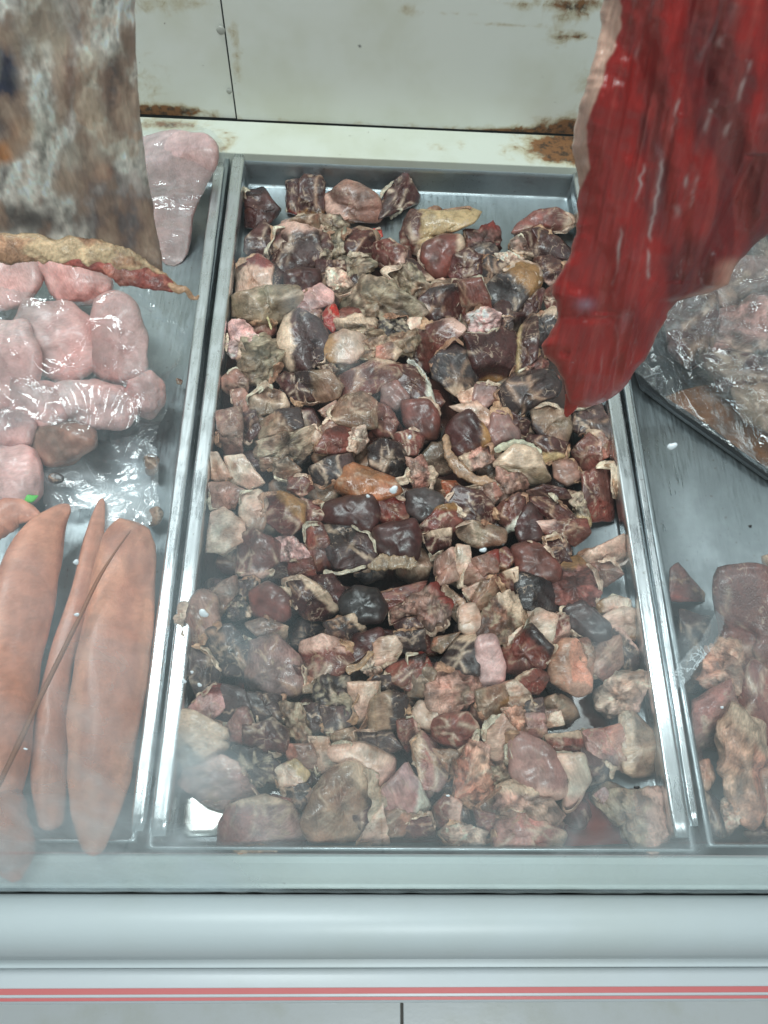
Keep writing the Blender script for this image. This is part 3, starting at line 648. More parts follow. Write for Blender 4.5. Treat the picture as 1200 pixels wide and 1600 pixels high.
# ------------------------------------------------------------------ the meat chunks of the centre tray
# crop|style|fat|height offset mm|outline (crop coordinates)|label
CROPS = {'A': (320, 240, 3.3333), 'B': (620, 300, 3.3333), 'C': (320, 540, 3.3333), 'D': (640, 540, 3.3333),
         'E': (260, 840, 3.0), 'F': (640, 840, 3.0), 'G': (240, 1080, 2.727), 'H': (640, 1080, 2.727), 'W': (0, 0, 1.0)}
DATA = '''
A|Dk|-|0|215,205 300,190 345,250 382,290 360,320 330,350 270,380 220,370|dark brown chunk touching the back left corner of the tray
A|Dk|b2o|0|495,160 520,122 600,125 618,165 612,290 575,320 495,300|upright brown block with orange fatty foot, alone near the back wall
A|Dk|b1r|-1|425,150 480,140 497,160 495,290 470,300 430,290|dark slab leaning behind the upright brown block at the tray back
A|Pr|bl3p|0|735,150 800,165 885,225 915,320 880,352 770,335 720,345 660,300 648,225|pale brown heart shaped chunk on bare steel near the tray back
A|Dk|-|0|1040,105 1060,140 1105,220 1100,260 1020,285 920,325 910,270 950,190|dark red pointed triangular chunk on bare steel near the tray back
A|Dk|-|1|305,355 345,400 350,460 330,520 250,550 215,500 220,440|pointed maroon chunk by the left wall near the back corner
A|Tk|l2p|1|420,350 520,325 600,320 605,395 520,400 420,380|long tan brown chunk with cream left end, in the rearmost row
A|Tf|-|0|600,320 700,330 740,370 700,410 620,405|ragged brown scrap just below the heart shaped chunk
A|Dk|t2p|3|380,395 480,385 580,420 590,500 570,570 500,600 400,590 340,560 350,460|big maroon chunk with pink fat along its top edge, rear left
A|Dr|b2c|5|735,430 800,390 860,410 885,460 850,540 790,570 735,500|round dark brown medallion with a pale crescent rim
A|Yf|-|3|650,420 730,395 735,490 745,550 660,520|silvery grey flap of membrane beside the dark medallion
A|Tf|-|1|590,420 650,410 660,520 640,575 590,530|narrow grey tan piece between maroon chunk and silvery flap
A|Xr|-|0|850,400 910,393 922,430 890,455 860,445|tiny bright red scrap behind the dark medallion
A|Rk|br2p|3|890,470 960,455 1038,500 1030,560 980,605 920,590 860,540|red cube streaked with white strands, right of the dark medallion
A|Yf|-|1|725,540 840,535 880,585 800,650 740,640 655,590|wet dark grey green scrap under the dark medallion
A|Ff|-|4|650,608 705,615 772,670 760,712 700,742 645,690|cream coloured fat knob near the middle of the rear pile
A|Ds|-|3|420,620 500,600 580,608 598,660 560,712 500,722 430,685|smooth oval maroon piece below the big maroon chunk
A|Fr|t3r|2|170,590 270,535 345,600 335,690 240,722 172,735|cream chunk with red top hugging the left wall
A|Yk|-|1|168,740 330,700 470,700 515,800 430,875 300,865 168,845|wide greenish grey translucent slab against the left wall
A|Kr|-|1|480,740 600,680 660,720 660,785 560,805 500,785|pale pink piece left of the frayed grey lump
A|Yf|-|5|730,720 850,670 980,690 1060,750 1115,800 1085,850 940,845 800,855 725,800|large spongy frayed grey tan lump with cream bits
A|Xr|-|1|640,800 680,790 698,850 672,930 625,890 618,840|small bright red scrap left of the frayed lump
A|Tf|t5c|2|690,870 780,850 905,870 905,925 800,925 700,915|flat plank shaped tan strip in front of the frayed lump
A|Yf|-|0|700,920 900,920 940,960 850,995 760,975|dark grey green shred under the tan plank strip
A|Dk|l3c|4|400,980 432,870 495,828 590,880 635,970 610,1070 520,1115 465,1122 415,1070|black red chunk wrapped on its left by a cream fat crescent
A|Kf|-|1|150,880 210,878 262,960 240,1045 180,1085 125,1030 122,940|salmon pink frayed lump against the left rim
A|Yf|-|3|210,980 300,950 375,990 380,1080 330,1190 240,1185 200,1080|furry grey tissue beside the salmon pink lump
A|Fr|l3o|3|625,970 720,925 832,960 820,1020 760,1085 660,1075 620,1015|pale cream lump with an orange red left end
A|Tf|-|0|830,990 920,955 1000,1000 900,1065 800,1065|dark brown shred right of the pale cream lump
A|Gf|-|3|930,860 1050,848 1062,930 960,952 915,910|crinkled silver grey skin piece
A|Fs|-|2|1060,860 1130,848 1167,900 1120,945 1060,915|glossy pinkish white knob beside the crinkled grey skin
A|Yf|-|2|960,965 1100,910 1125,970 1080,1045 1000,1055 935,1010|dark olive wrinkled scrap below the crinkled grey skin
A|Pk|r3c|1|900,1010 970,988 1015,1030 980,1085 900,1090|small pink chunk with white edge under the olive scrap
A|Yf|-|2|940,620 1080,575 1130,650 1185,720 1080,745 1000,690|ribbed grey green membrane piece in the rear middle
A|Dk|br2c|1|1010,540 1090,558 1150,620 1190,655 1100,655 1010,600|dark chunk with a pale lower rim, beside the ribbed membrane
A|Dk|-|-1|590,560 720,560 730,640 650,660 590,620|dark chunk sunk between the smooth oval and the medallion
B|Rk|r7y|2|90,108 240,115 340,95 388,120 372,162 300,195 200,230 150,290 120,322 45,290 33,220 60,160|chunk with a red left face and long yellow fat tail
B|Rs|r2c|3|145,280 250,228 322,240 337,290 290,372 245,445 190,432 138,350|smooth pinkish red oval slab with a cream rim
B|Rf|t2r|2|370,210 430,208 490,170 527,220 522,290 480,342 420,332 372,290|frayed red chunk standing near the bare steel, rear right
B|Dk|-|1|300,340 370,300 432,340 435,420 390,472 320,474 278,430|dark brown chunk below the frayed red chunk
B|Gk|-|1|430,380 480,338 582,390 560,432 480,505 428,470|dark grey chunk behind the rounded grey one
B|Ff|-|3|515,330 590,318 652,350 662,392 590,412 530,375|ragged cream white fat scrap, rear right
B|Rk|r2c|3|640,170 720,108 820,92 890,128 912,160 860,202 760,205 650,232 628,205|reddish brown slab topmost at the back right
B|Dk|-|2|640,228 740,195 830,240 892,300 882,345 800,345 700,345 620,300|large marbled dark chunk under the reddish brown slab
B|Pf|b4c|2|603,260 650,225 700,320 735,360 650,345 603,305|pinkish marbled edge piece left of the large marbled chunk
B|Dk|b2p|2|720,352 800,338 872,380 860,445 800,475 728,420|veined dark chunk beside the hanging red meat
B|Gr|tr4o|4|468,505 560,420 650,378 722,418 728,485 640,592 570,642 490,602 462,540|rounded grey chunk capped with tan fat
B|Dk|t2d|3|118,575 180,520 300,500 318,560 322,670 240,694 180,692 138,640|dark cube with a purple black face, centre rear
B|Tk|-|2|80,520 200,475 302,488 200,535 120,580|flat brown top piece laid along the purple black cube
B|Rk|-|4|305,480 432,468 472,570 478,620 400,652 370,722 330,702 312,600|tall dark red block between grey round chunk and black cube
B|Rk|tr2p|4|108,730 160,700 270,678 333,718 290,792 210,862 170,932 92,862|red brown chunk crossed by a thin pale line
B|Gk|b2c|5|188,892 300,778 342,820 402,960 402,1040 330,1052 200,962|kite shaped slate grey wet chunk
B|Kf|-|6|378,655 440,612 532,640 532,702 480,762 388,742|pink frayed cap of tissue on top of a dark block
B|Dk|b2o|4|368,755 480,762 540,718 608,750 605,870 572,1005 430,985 395,860|big dark block with an orange tan fat base
B|Dk|l4y|3|600,860 655,700 702,638 722,660 732,750 722,862 650,935 600,945|upright dark piece with yellow fat down its left side
B|Gk|t2c|2|725,660 820,615 835,760 775,845 725,800|dark grey chunk with pale ragged top touching the hanging meat
B|Gk|tr3d|3|525,1050 620,960 700,955 782,938 822,1000 802,1062 720,1112 640,1175 555,1152|broad marbled charcoal chunk below the red meat tip
B|Rf|-|4|620,955 700,900 745,868 782,890 770,932 690,962|reddish strand lying over the marbled charcoal chunk
B|Fr|r3y|2|320,1062 400,1020 442,1070 402,1102 350,1105|small yellow white fat piece at the foot of the kite
B|Ls|-|1|418,1000 530,1010 532,1060 460,1125 398,1085|lilac pink glossy piece below the big dark block
B|Dk|-|-1|640,640 690,500 762,515 745,600 705,650|wet black red piece right of the rounded grey chunk
B|Fs|-|2|195,462 238,448 268,470 232,492|tiny white fat nub above the purple black cube
B|Rk|-|0|790,970 842,960 852,1012 808,1022|small red bit just left of the meat tip
B|Gk|-|0|535,650 600,655 602,722 540,725|small dark wet bit behind the big dark block
B|Rk|-|-1|760,530 810,490 860,520 850,610 790,620|dark red chunk half hidden behind the hanging meat edge
B|Dk|-|-2|650,850 700,800 760,830 750,900 690,920|black brown chunk in the gap left of the hanging meat tip
C|Dk|-|2|370,180 420,148 482,160 562,280 470,295 418,230|dark sliver left of the mottled olive cube
C|Tk|l3d|5|490,150 640,138 705,210 682,272 600,282 540,295 498,220|mottled olive brown cube left of centre
C|Tf|-|6|590,112 660,95 692,130 650,152|small tan curl on top of the mottled olive cube
C|Rk|t1c|3|715,160 880,88 1002,108 1022,182 900,232 780,262 705,240|long flat reddish slab near the pile centre
C|Dk|r2w|4|1000,112 1090,108 1152,180 1185,290 1080,275 1008,192|maroon chunk edged by a bright white strap
C|Pr|-|1|98,172 160,128 222,180 212,242 140,262 98,222|dull pink round piece beside the left rim
C|Pr|b1p|2|138,240 200,228 242,280 232,352 160,345|small pink chunk below the dull round one
C|Tr|r2c|5|232,275 320,218 402,260 422,312 350,352 248,362|mushroom coloured grey tan dome
C|Tk|tr4d|6|285,400 380,348 482,338 492,422 420,472 298,482|brown plank shaped chunk with a dark top
C|Tf|r2c|6|285,500 420,458 560,428 565,512 540,562 430,585 350,560 300,612|long grey tan ribbed chunk below the brown plank
C|Pk|-|2|68,360 182,338 192,432 190,572 120,584 73,500|pale brown upright block against the left rim
C|Dk|-|-1|185,362 260,350 285,430 232,502 188,482|dark chunk in the gap right of the pale upright block
C|Pk|-|3|598,340 682,288 672,370 640,384|pink wedge touching the veined grey dome
C|Pk|-|4|598,430 650,378 692,420 630,472|small pink cube left of the glossy maroon wedge
C|Tr|bl1c|6|665,345 730,270 822,248 882,298 884,420 800,424 730,402 668,372|veined grey dome shaped chunk near the centre
C|Fk|-|5|530,442 570,418 608,470 590,522 548,492|small cream fat chip at the end of the ribbed chunk
C|Rk|-|5|588,532 640,448 720,418 792,428 762,545 690,555 600,552|glossy maroon wedge right of the ribbed chunk
C|Ff|-|6|768,432 832,428 848,500 800,555 745,532|round tan fat knob at the tip of the maroon wedge
C|Rk|-|3|885,300 960,328 1002,400 970,462 900,472 870,420|red brown chunk right of the veined dome
C|Rs|-|5|1035,300 1160,288 1210,360 1205,472 1120,474 1045,400|smooth reddish brown oblong right of centre
C|Ls|-|5|925,220 1000,188 1062,270 1002,332 928,295|soft greyish pink piece above the centre
C|Gk|-|6|548,640 640,588 762,568 775,640 680,692 610,735 558,702|slate brown oblong block left of centre
C|Rk|b2p|3|438,690 520,678 565,740 500,782 438,752|small red brown chunk below the slate block
C|Bk|-|5|860,540 920,498 1012,518 1055,600 1042,682 960,704 868,622|very dark brown cube at the heart of the pile
C|Rk|-|2|980,470 1080,438 1145,480 1100,565 1028,560|brown chunk behind the very dark cube
C|Ak|-|7|725,640 780,622 870,658 962,690 1005,760 900,795 760,785 695,745|orange brown slab in the middle of the pile
C|Pf|r3c|4|1058,600 1130,588 1195,670 1172,745 1098,752|pink chunk wrapped in pale fat right of the orange slab
C|Tk|-|4|358,620 430,588 494,650 440,705 368,682|tan cube at the left end of the slate block
C|Tr|-|2|278,570 385,588 362,645 298,645|small tan lump below the ribbed chunk
C|Fk|-|4|35,570 70,572 135,680 92,725 38,692|pointed pinkish white sliver at the left rim
C|Fk|-|5|112,592 200,578 245,640 292,702 230,745 138,702|greenish white fat cube near the left rim
C|Pr|-|3|28,722 120,718 202,760 122,855 38,842|blurred pale pink lump below the pointed sliver
C|Fr|-|4|198,782 290,758 325,820 302,962 220,965 188,882|soft whitish fat lump right of the blurred pink one
C|Fk|-|5|38,882 100,858 195,930 192,1012 100,1065 15,1062|cream yellow fat cube low beside the left rim
C|Rr|tr4o|4|308,792 400,778 505,830 505,932 420,985 318,902|rosy chunk with an orange top, left of the centre
C|Rk|-|3|498,798 600,828 615,902 540,935 498,882|red brown chunk beside the rosy orange one
C|Ds|-|7|625,825 740,798 862,788 895,880 862,965 760,945 635,915|smooth dusky brown slab below the orange slab
C|Rk|t3r|5|888,798 980,778 1055,830 1045,905 960,945 888,885|dark red block right of the dusky slab
C|Rk|b2p|5|188,1000 260,978 373,1038 375,1132 290,1194 178,1175|pinkish red cube with a cream lower side near left rim
C|Kf|-|5|380,1010 470,1008 535,1080 502,1124 408,1115|pale pink frayed piece beside the pinkish red cube
C|Rk|-|4|525,950 610,938 655,1050 695,1150 600,1185 538,1072|brown chunk left of the ribbed black cube
C|Gk|-|7|608,950 700,938 852,978 875,1100 800,1155 680,1145 635,1040|ribbed charcoal cube in the middle of the pile
C|Ds|-|7|895,950 1082,915 1108,1000 1095,1115 980,1128 895,1055|smooth maroon cube with a wet shiny spot
C|Pk|-|4|868,1010 912,1018 935,1092 878,1105|small pink bit between the charcoal and maroon cubes
C|Rk|-|3|438,1130 552,1108 575,1200 448,1205|red brown cube below the pale frayed piece
D|Fk|b4p|6|215,325 350,298 412,350 405,455 335,405 278,355|cream pink curved slice below the lilac piece
D|Ds|r2o|6|200,440 240,380 310,345 362,415 405,490 352,545 258,572 200,520|smooth brown chunk with tan right tip
D|Ls|-|4|430,350 500,358 562,450 562,492 440,525 408,470|lilac grey glossy chunk right of the cream slice
D|Dk|-|3|500,330 622,398 605,475 555,455|dark wedge behind the lilac grey chunk
D|Yr|t5c|4|452,640 480,590 560,535 645,555 728,700 640,725 575,700 478,640|dark olive chunk under a frilly cream fringe
D|Tr|bl2d|6|648,340 720,305 822,358 834,440 802,505 720,495 655,420|round grey brown dome just below the meat tip
D|Dk|b4y|4|635,470 705,475 824,510 805,582 700,605 615,525|dark chunk with a yellow tan rind at its foot
D|Gk|-|4|838,340 985,308 1035,400 1015,482 900,455 828,420|dull brown grey chunk under the red meat tip
D|Pk|tl3c|4|915,450 1000,455 1085,500 1075,562 980,585|pinkish grey marbled wedge near the right rim
D|Rk|r1p|4|848,562 930,468 985,515 988,645 890,685|smooth red brown block left of the marbled wedge
D|Ps|-|1|755,612 850,598 895,680 820,725 755,685|dull pinkish round piece beside bare steel, right
D|Rk|-|2|905,680 975,650 1052,640 1060,780 1056,898 930,902 915,800|tall brick red block with a pale seam beside the right rim
D|Pf|-|3|465,650 565,680 614,760 542,795 450,825 435,782|tan pink plank piece left of the yellow rinded chunk
D|Ar|-|3|168,710 242,708 265,790 200,835|small orange pink nub right of the dark red block
D|Dr|-|6|255,745 370,765 445,870 424,945 330,935 255,885 195,830|round dark red chunk right of the centre
D|Pk|tl3c|5|298,742 440,718 475,770 430,825 368,780|pink chunk with a white rim over the round dark one
D|Rk|br3w|6|448,850 560,778 602,790 602,850 560,935 500,965|red and white marbled cube right of the round chunk
D|Ds|-|5|555,930 622,815 685,900 685,1002 578,1025|purple brown wedge beside the marbled cube
D|Dk|-|4|618,762 700,728 800,748 835,800 730,790 650,800|dark brown crust over a large block, right side
D|Dk|-|5|638,800 720,775 812,850 885,922 780,925 658,872|chocolate brown block face under the dark crust
D|Tf|b4y|5|808,758 900,768 935,900 922,955 868,875|yellow tan fat wall on the right of the brown block
D|Rk|tl3p|4|665,920 760,918 905,908 925,980 850,1035 738,1002|reddish chunk with cream top below the brown block
D|Rk|t2o|5|65,935 160,848 222,838 284,888 250,945 170,1005 85,990|rosy chunk with orange corner right of the maroon cube
D|Dk|t3c|3|65,982 205,958 205,1042 120,1095|dark chunk with tan top under the rosy chunk
D|Tr|-|5|245,955 330,918 484,958 484,1022 370,1055 285,1012|smooth pinkish brown slab right of the rosy chunk
D|Dk|-|2|715,1010 780,985 835,1060 835,1135 780,1155 715,1060|dark chunk at the edge of bare steel, right side
D|Fk|br2p|2|858,1112 960,1060 1100,998 1112,1100 1105,1155 1000,1135 900,1142|pale pink triangular fat plate beside the right wall
D|Gs|-|6|-10,770 80,745 162,790 164,872 60,905 -10,860|blue grey rounded cube right of the dark red block
D|Pf|l3c|2|270,580 410,520 430,600 300,660|pale pink chunk inside the curved rind
E|Pr|-|3|88,350 160,258 232,290 244,430 190,514 110,504 72,420|round dusty pink lump overlapping the left rim
E|Gf|r2c|2|278,320 340,268 382,330 382,362 310,384|dark grey piece with a white curl near the left side
E|Rs|-|5|398,262 480,218 562,280 575,362 520,404 418,362|round purplish red lump right of the grey curl
E|Gk|-|2|328,212 400,188 442,240 380,302 328,272|grey chunk above the round purplish lump
E|Pk|br3c|3|378,402 470,378 555,420 542,484 430,462|pinkish piece with pale bottom under the purplish lump
E|Pr|-|1|188,252 260,218 322,180 332,250 260,344 208,332|hazy pink chunk near the left rim, middle height
E|Dk|tr3c|6|558,212 640,198 722,240 795,332 740,384 648,372 588,300|dark marbled chunk with squiggly cream sinews
E|Dk|-|4|638,182 780,178 825,240 802,304 720,255|dark brown chunk behind the squiggly sinewed one
E|Bs|-|6|818,292 880,238 980,248 1024,320 1002,394 920,394 838,362|smooth black grey pillow shaped chunk
E|Rk|-|3|975,272 1060,248 1205,208 1165,294 1050,335|flat red brown slab right of the black pillow
E|Pf|-|4|1048,342 1205,278 1195,345 1060,404|frayed pink brown slab below the flat red one
E|Dk|-|3|1065,392 1195,368 1195,425 1100,455|dark brown shred with orange tip, below frayed slab
E|Gk|tr2c|4|748,402 870,368 925,430 862,505 758,472|grey chunk with a pale glint below the black pillow
E|Rk|t4p|6|638,502 740,468 845,508 865,572 800,635 700,645 638,592|red brown chunk with a torn pink fat top
E|Ds|-|5|885,462 1000,428 1015,482 945,562 860,605 865,522|purple brown slab with an orange seam
E|Fr|-|7|995,478 1070,466 1094,520 1052,575 960,605 915,565|smooth cream fat ear curling over a chunk
E|Gk|-|4|1078,452 1205,438 1205,525 1120,565 1088,522|grey brown chunk right of the cream ear
E|Ff|-|3|895,602 960,558 1004,620 960,655|small cream chunk below the cream ear
E|Rk|t2d|4|1035,602 1205,558 1205,725 1120,705 1045,652|broad dark red slab in the lower middle
E|Gf|-|6|698,722 760,658 832,658 886,740 874,822 800,885 718,802|black wrinkled prune like chunk
E|Tk|-|3|635,652 740,658 704,722 648,724|tan brown flat piece left of the wrinkled black chunk
E|Fk|-|3|858,692 985,688 972,762 932,855 900,895 868,852|pale pink strap shaped fat beside the black prune
E|Tk|r4d|5|955,772 1040,728 1115,760 1115,872 1040,905 958,902|glossy olive brown chunk with wet orange edge
E|Gk|-|3|985,652 1090,648 1115,710 1020,735 958,692|slate brown chunk above the glossy olive one
E|Gk|-|3|188,442 300,428 385,500 385,655 260,625 185,560|large hazy slate grey chunk in the lower left
E|Lk|bl2d|4|378,502 520,478 605,560 645,700 520,745 398,702|broad greyish mauve chunk in the lower left
E|Kk|t3r|4|105,802 220,698 294,708 284,782 200,855 138,852|salmon red oblong chunk near the lower left rim
E|Gk|-|2|265,702 352,718 385,800 280,875 215,842|dark grey chunk right of the salmon oblong
E|Gk|-|4|375,732 545,738 545,842 430,875 365,812|blue grey flat chunk in the lower left
E|Gk|-|1|120,520 190,540 250,640 240,720 150,740 105,640|charcoal chunk beside the lower left rim, half in shade
E|Dk|-|0|540,600 640,620 650,700 600,760 540,720|dark chunk between the mauve and tan pieces
F|Pk|tr2p|5|128,102 200,58 232,80 224,190 150,214 118,160|pinkish marbled chunk below the shiny maroon cube
F|Fk|-|6|220,42 280,48 288,120 262,185 218,190|tall pinkish cream strip beside the marbled chunk
F|Pk|tr2r|5|288,112 400,68 404,160 300,232 250,222 250,170|pink brown chunk right of the tall cream strip
F|Rr|b2o|5|395,72 450,48 490,100 442,165 398,160|bright red rounded chunk with an orange lower edge
F|Rs|-|6|488,52 560,26 640,58 698,140 692,192 600,204 518,162|large smooth cherry red chunk
F|Dk|-|3|638,12 700,8 755,110 702,135 648,62|dark chunk behind the smooth cherry red one
F|Rf|t2o|5|648,212 710,138 780,118 855,160 880,240 862,315 760,315 688,292|red chunk with an orange frayed fringe, right side
F|Pk|-|3|855,128 940,108 994,170 920,224 865,192|marbled pink cube attached below the pale fat plate
F|Rk|tr5c|4|408,182 500,148 514,260 460,265 418,222|red and cream striped chunk near a black block
F|Tk|-|4|298,292 340,208 400,188 434,260 380,325 318,344|brown wedge left of the layered tan chunk
F|Fk|-|2|252,242 380,188 335,230 292,304|white fat sliver above the brown wedge
F|Tf|tr3c|6|342,372 400,298 470,268 564,340 522,444 430,495 342,450|layered tan and brown chunk folded like cabbage
F|Bk|-|5|500,168 560,178 655,210 695,340 600,355 518,302|black maroon block beneath the cherry red chunk
F|Fk|b2p|6|562,352 610,338 688,370 664,492 620,505 578,420|flat pale pink plate below the black maroon block
F|Rk|br4p|3|688,358 742,378 744,465 678,525|narrow dark red piece right of the pale pink plate
F|Gs|-|4|718,332 820,308 925,400 935,472 860,485 758,432|smooth grey mauve slab near the right side
F|Fr|l3o|4|875,312 960,278 1024,290 1024,345 930,384 888,360|folded cream tan lump beside the right wall
F|Fr|b2o|5|905,382 1000,332 1082,350 1094,420 1062,475 985,445|smooth cream tan bulb under the folded lump
F|Pf|tr2r|5|5,292 120,228 185,330 172,394 100,424 15,350|frayed pink brown slab in the lower centre
F|Tk|-|3|168,232 240,288 264,430 228,400 178,332 148,282|narrow brown chunk right of the frayed pink slab
F|Fs|-|5|236,332 300,318 344,400 322,465 238,432|glossy ivory fat bulb in the lower centre
F|Gk|t2c|5|155,582 220,478 300,468 324,560 314,635 230,625 158,612|grey brown chunk with fine white lines
F|Ks|-|6|320,482 400,468 438,600 434,672 330,694 313,600|tall smooth salmon pink block in the lower centre
F|Rk|tr2d|5|428,532 510,458 560,425 655,520 624,605 520,635 438,612|mauve red chunk right of the tall salmon block
F|Fk|-|4|438,482 545,405 525,480 450,524|thin white fat fin above the mauve red chunk
F|Or|-|5|648,562 720,498 782,488 842,660 844,714 770,724 678,664|lumpy peach coloured fat piece, lower right
F|Or|-|4|788,492 840,478 864,560 852,665 808,622|peach coloured lobe joined to the lumpy peach piece
F|Pk|tl2d|3|848,502 980,468 1004,580 920,664 858,624|dull mauve brown chunk right of the peach piece
F|Gk|tr2p|3|918,432 1000,438 1104,590 1082,625 1000,605|long grey slab with a pale edge by the right rim
F|Ff|br2p|4|885,722 970,648 1080,648 1094,710 1062,795 950,834 886,792|lumpy greyish cream fat piece near the right rim
F|Tk|t3r|4|-5,562 60,548 115,640 82,735 -5,735|red brown chunk left of the frayed pink nugget
F|Pf|-|6|86,692 150,628 300,638 334,720 240,795 220,834 118,794|frayed pink nugget with a deep dimple
F|Fs|-|3|8,832 50,768 162,800 152,852 100,894 18,862|bluish white wet fat piece in the lower centre
F|Rk|tl2c|5|508,662 600,618 658,650 602,734 538,714|red chunk with a white corner below the mauve red one
F|Fk|-|4|438,682 500,668 574,742 480,746|small cream wedge below the red chunk
F|Tk|br3o|5|318,722 440,698 458,800 380,884 328,802|rusty brown chunk below the tall salmon block
F|Tk|-|3|468,752 560,738 584,800 458,865|tan chunk between rusty brown chunk and grey puddle
F|Pk|-|3|638,812 690,808 714,870 638,875|small pinkish bit beside the grey bare patch
F|Gk|-|3|538,772 620,758 634,850 558,875|grey mauve bit left of the bare patch
F|Tk|-|3|115,472 230,448 152,535 108,522|small tan slab below the frayed pink brown slab
G|Tk|tr6c|5|118,92 180,108 292,170 308,260 220,304 128,322 118,200|cream fat wedge with brown left side, lower left corner
G|Lk|t3p|5|198,332 290,298 342,320 405,400 445,460 330,505 220,464 125,392 155,342|long oval mauve chunk with a pink fat top
G|Lk|-|3|300,172 360,88 402,78 424,190 340,264 308,240|mauve chunk right of the cream wedge
G|Dk|-|5|398,152 500,128 564,170 564,260 440,264 398,222|dark wine red chunk in the lower left
G|Tf|-|5|545,62 620,58 675,200 620,225 578,172|pale frayed strap standing beside the wine red chunk
G|Gf|-|4|348,242 440,258 522,300 514,402 400,384 338,342|blackish shredded tissue below the wine red chunk
G|Fr|tr3y|5|515,332 600,298 654,350 622,395 538,404|small yellowish fat knob in the lower left
G|Pk|-|3|558,232 670,228 694,330 640,335 578,292|pinkish mauve chunk behind the yellowish knob
G|Fk|-|4|665,202 740,208 774,310 700,345 676,292|cream chunk left of the long pale pink slab
G|Fs|br2p|6|765,242 900,228 1008,280 1004,350 930,404 860,335 758,294|long pale pink fat slab in the front part
G|Tr|tr2c|5|768,352 840,328 922,370 935,480 882,605 700,624 648,562 698,430|large veined grey brown chunk by the front wall
G|Lk|t2c|3|300,560 340,498 470,468 592,508 635,655 480,665 298,655|broad mauve chunk with a fat stripe touching the front wall
G|Fr|-|4|445,462 530,456 585,512 500,494|thin cream cap on the broad mauve chunk
G|Kk|r3w|6|985,425 1080,318 1124,400 1165,482 1130,525 1000,505|shiny salmon pyramid with white edges, front middle
G|Tr|-|5|965,522 1040,498 1094,540 1062,615 985,614|round tan red ball at the front wall
G|Dk|-|4|1088,542 1170,528 1194,620 1068,625|wet dark red cube at the front wall beside the ball
G|Fk|-|3|875,642 970,488 994,600 1002,645|pale pink wedge against the front wall
G|Tk|-|3|745,182 850,158 864,220 780,245|tan brown chip above the long pale pink slab
G|Gk|-|3|858,172 1000,178 1044,240 980,264 870,222|slate piece with a white thread above the pink slab
G|Rk|r3p|5|1038,122 1100,118 1134,180 1082,255 1048,192|small red brown knob in the front middle
G|Gk|-|4|695,72 830,68 845,130 740,205|dark wedge pointing down below the black prune
G|Pk|-|2|618,482 700,398 704,452 650,535|pinkish sliver left of the large veined chunk
G|Gk|-|1|560,400 640,400 680,440 620,500 560,480|dark chunk sunk behind the broad mauve chunk
G|Gk|-|0|600,60 700,60 720,160 660,200|charcoal chunk sunk behind the pale strap
H|Rk|-|5|95,112 240,98 284,160 264,222 190,258 108,192|purplish red glossy chunk in the front part
H|Lk|l3c|5|15,232 60,178 92,220 152,350 122,415 58,402|grey mauve wedge with a cream left edge
H|Tk|-|3|85,252 200,258 204,320 160,375 108,302|brown chunk right of the cream edged wedge
H|Of|tr2p|6|205,302 260,228 330,238 344,440 272,475 198,442|tall pinkish orange chunk in the front part
H|Fk|-|6|325,162 390,112 444,180 424,300 350,335 328,250|pale peach plate with tiny dark specks
H|Of|-|4|398,82 480,68 514,205 450,175|peach orange sliver above the speckled plate
H|Ls|b2p|5|436,222 480,188 600,248 655,330 655,425 560,445 446,362|large smooth mauve grey chunk, front right
H|Fs|b3p|6|605,282 740,278 764,380 702,485 645,505 676,382|curved white and pink fat crescent, front right
H|Pf|t3c|4|315,502 420,398 520,418 645,530 604,595 500,545 378,524|pinkish draped slab with creamy top, front right
H|Lk|br2c|3|365,562 430,508 560,538 645,600 624,655 378,655|mauve grey chunk touching the front wall, right part
H|Rk|r4p|5|95,512 150,448 214,480 204,560 128,585|small wine red chunk near the front wall
H|Ff|-|4|125,602 200,558 314,600 294,645 180,655|frilly cream fat piece at the front wall
H|Rk|-|0|278,512 360,528 344,632 298,625|wet dark red piece between frilly fat and mauve chunk
H|Tf|r3p|3|785,452 860,408 940,438 1052,428 1084,580 1062,655 950,645 848,522|large frayed tan chunk beside the blood puddle
H|Kr|-|4|785,442 830,412 864,450 832,484|small pink lobe at the tip of the blood puddle
H|Rk|t3c|3|585,192 720,178 744,250 620,264|tan red chunk above the white fat crescent
H|Fk|-|2|578,102 640,88 654,140 588,155|small pale bit by the grey bare patch, front right
H|Lk|-|3|748,182 830,168 904,250 884,325 780,295|mauve grey chunk in the front right
H|Pk|-|3|828,172 920,148 944,330 900,335 858,262|pinkish brown chunk beside the cream streaked one
H|Tk|l3c|4|915,132 960,108 1064,200 1076,330 980,354 926,322|tan chunk with a cream streak beside the right rim
H|Tf|-|2|325,332 400,318 445,380 378,405|pale tan bit under the speckled plate
H|Lk|-|3|498,102 570,98 584,190 508,205|mauve purple bit left of the bare patch
H|Ps|-|1|620,265 600,310 560,300 560,240|dim pink bit above the large smooth mauve chunk
H|Gk|-|1|740,250 800,290 860,330 850,390 770,400 740,340|dim grey chunk between crescent and frayed tan chunk
'''
def pile_z(u, v):
    """height of the middle of a top-layer chunk above the tray floor level"""
    z = np.interp(v, [250, 330, 400, 470, 560, 900, 1150, 1250, 1330], [-.021, -.021, -.017, -.010, -.004, -.002, -.006, -.012, -.017])
    xr = 900 + .163 * (v - 262)
    e = min(1, max(0, (xr - 18 - u) / 110)); z = -.020 + (z + .020) * (0.25 + 0.75 * e)
    return float(z)
meats = []
GRP = 'cut meat chunks heaped in the centre tray'
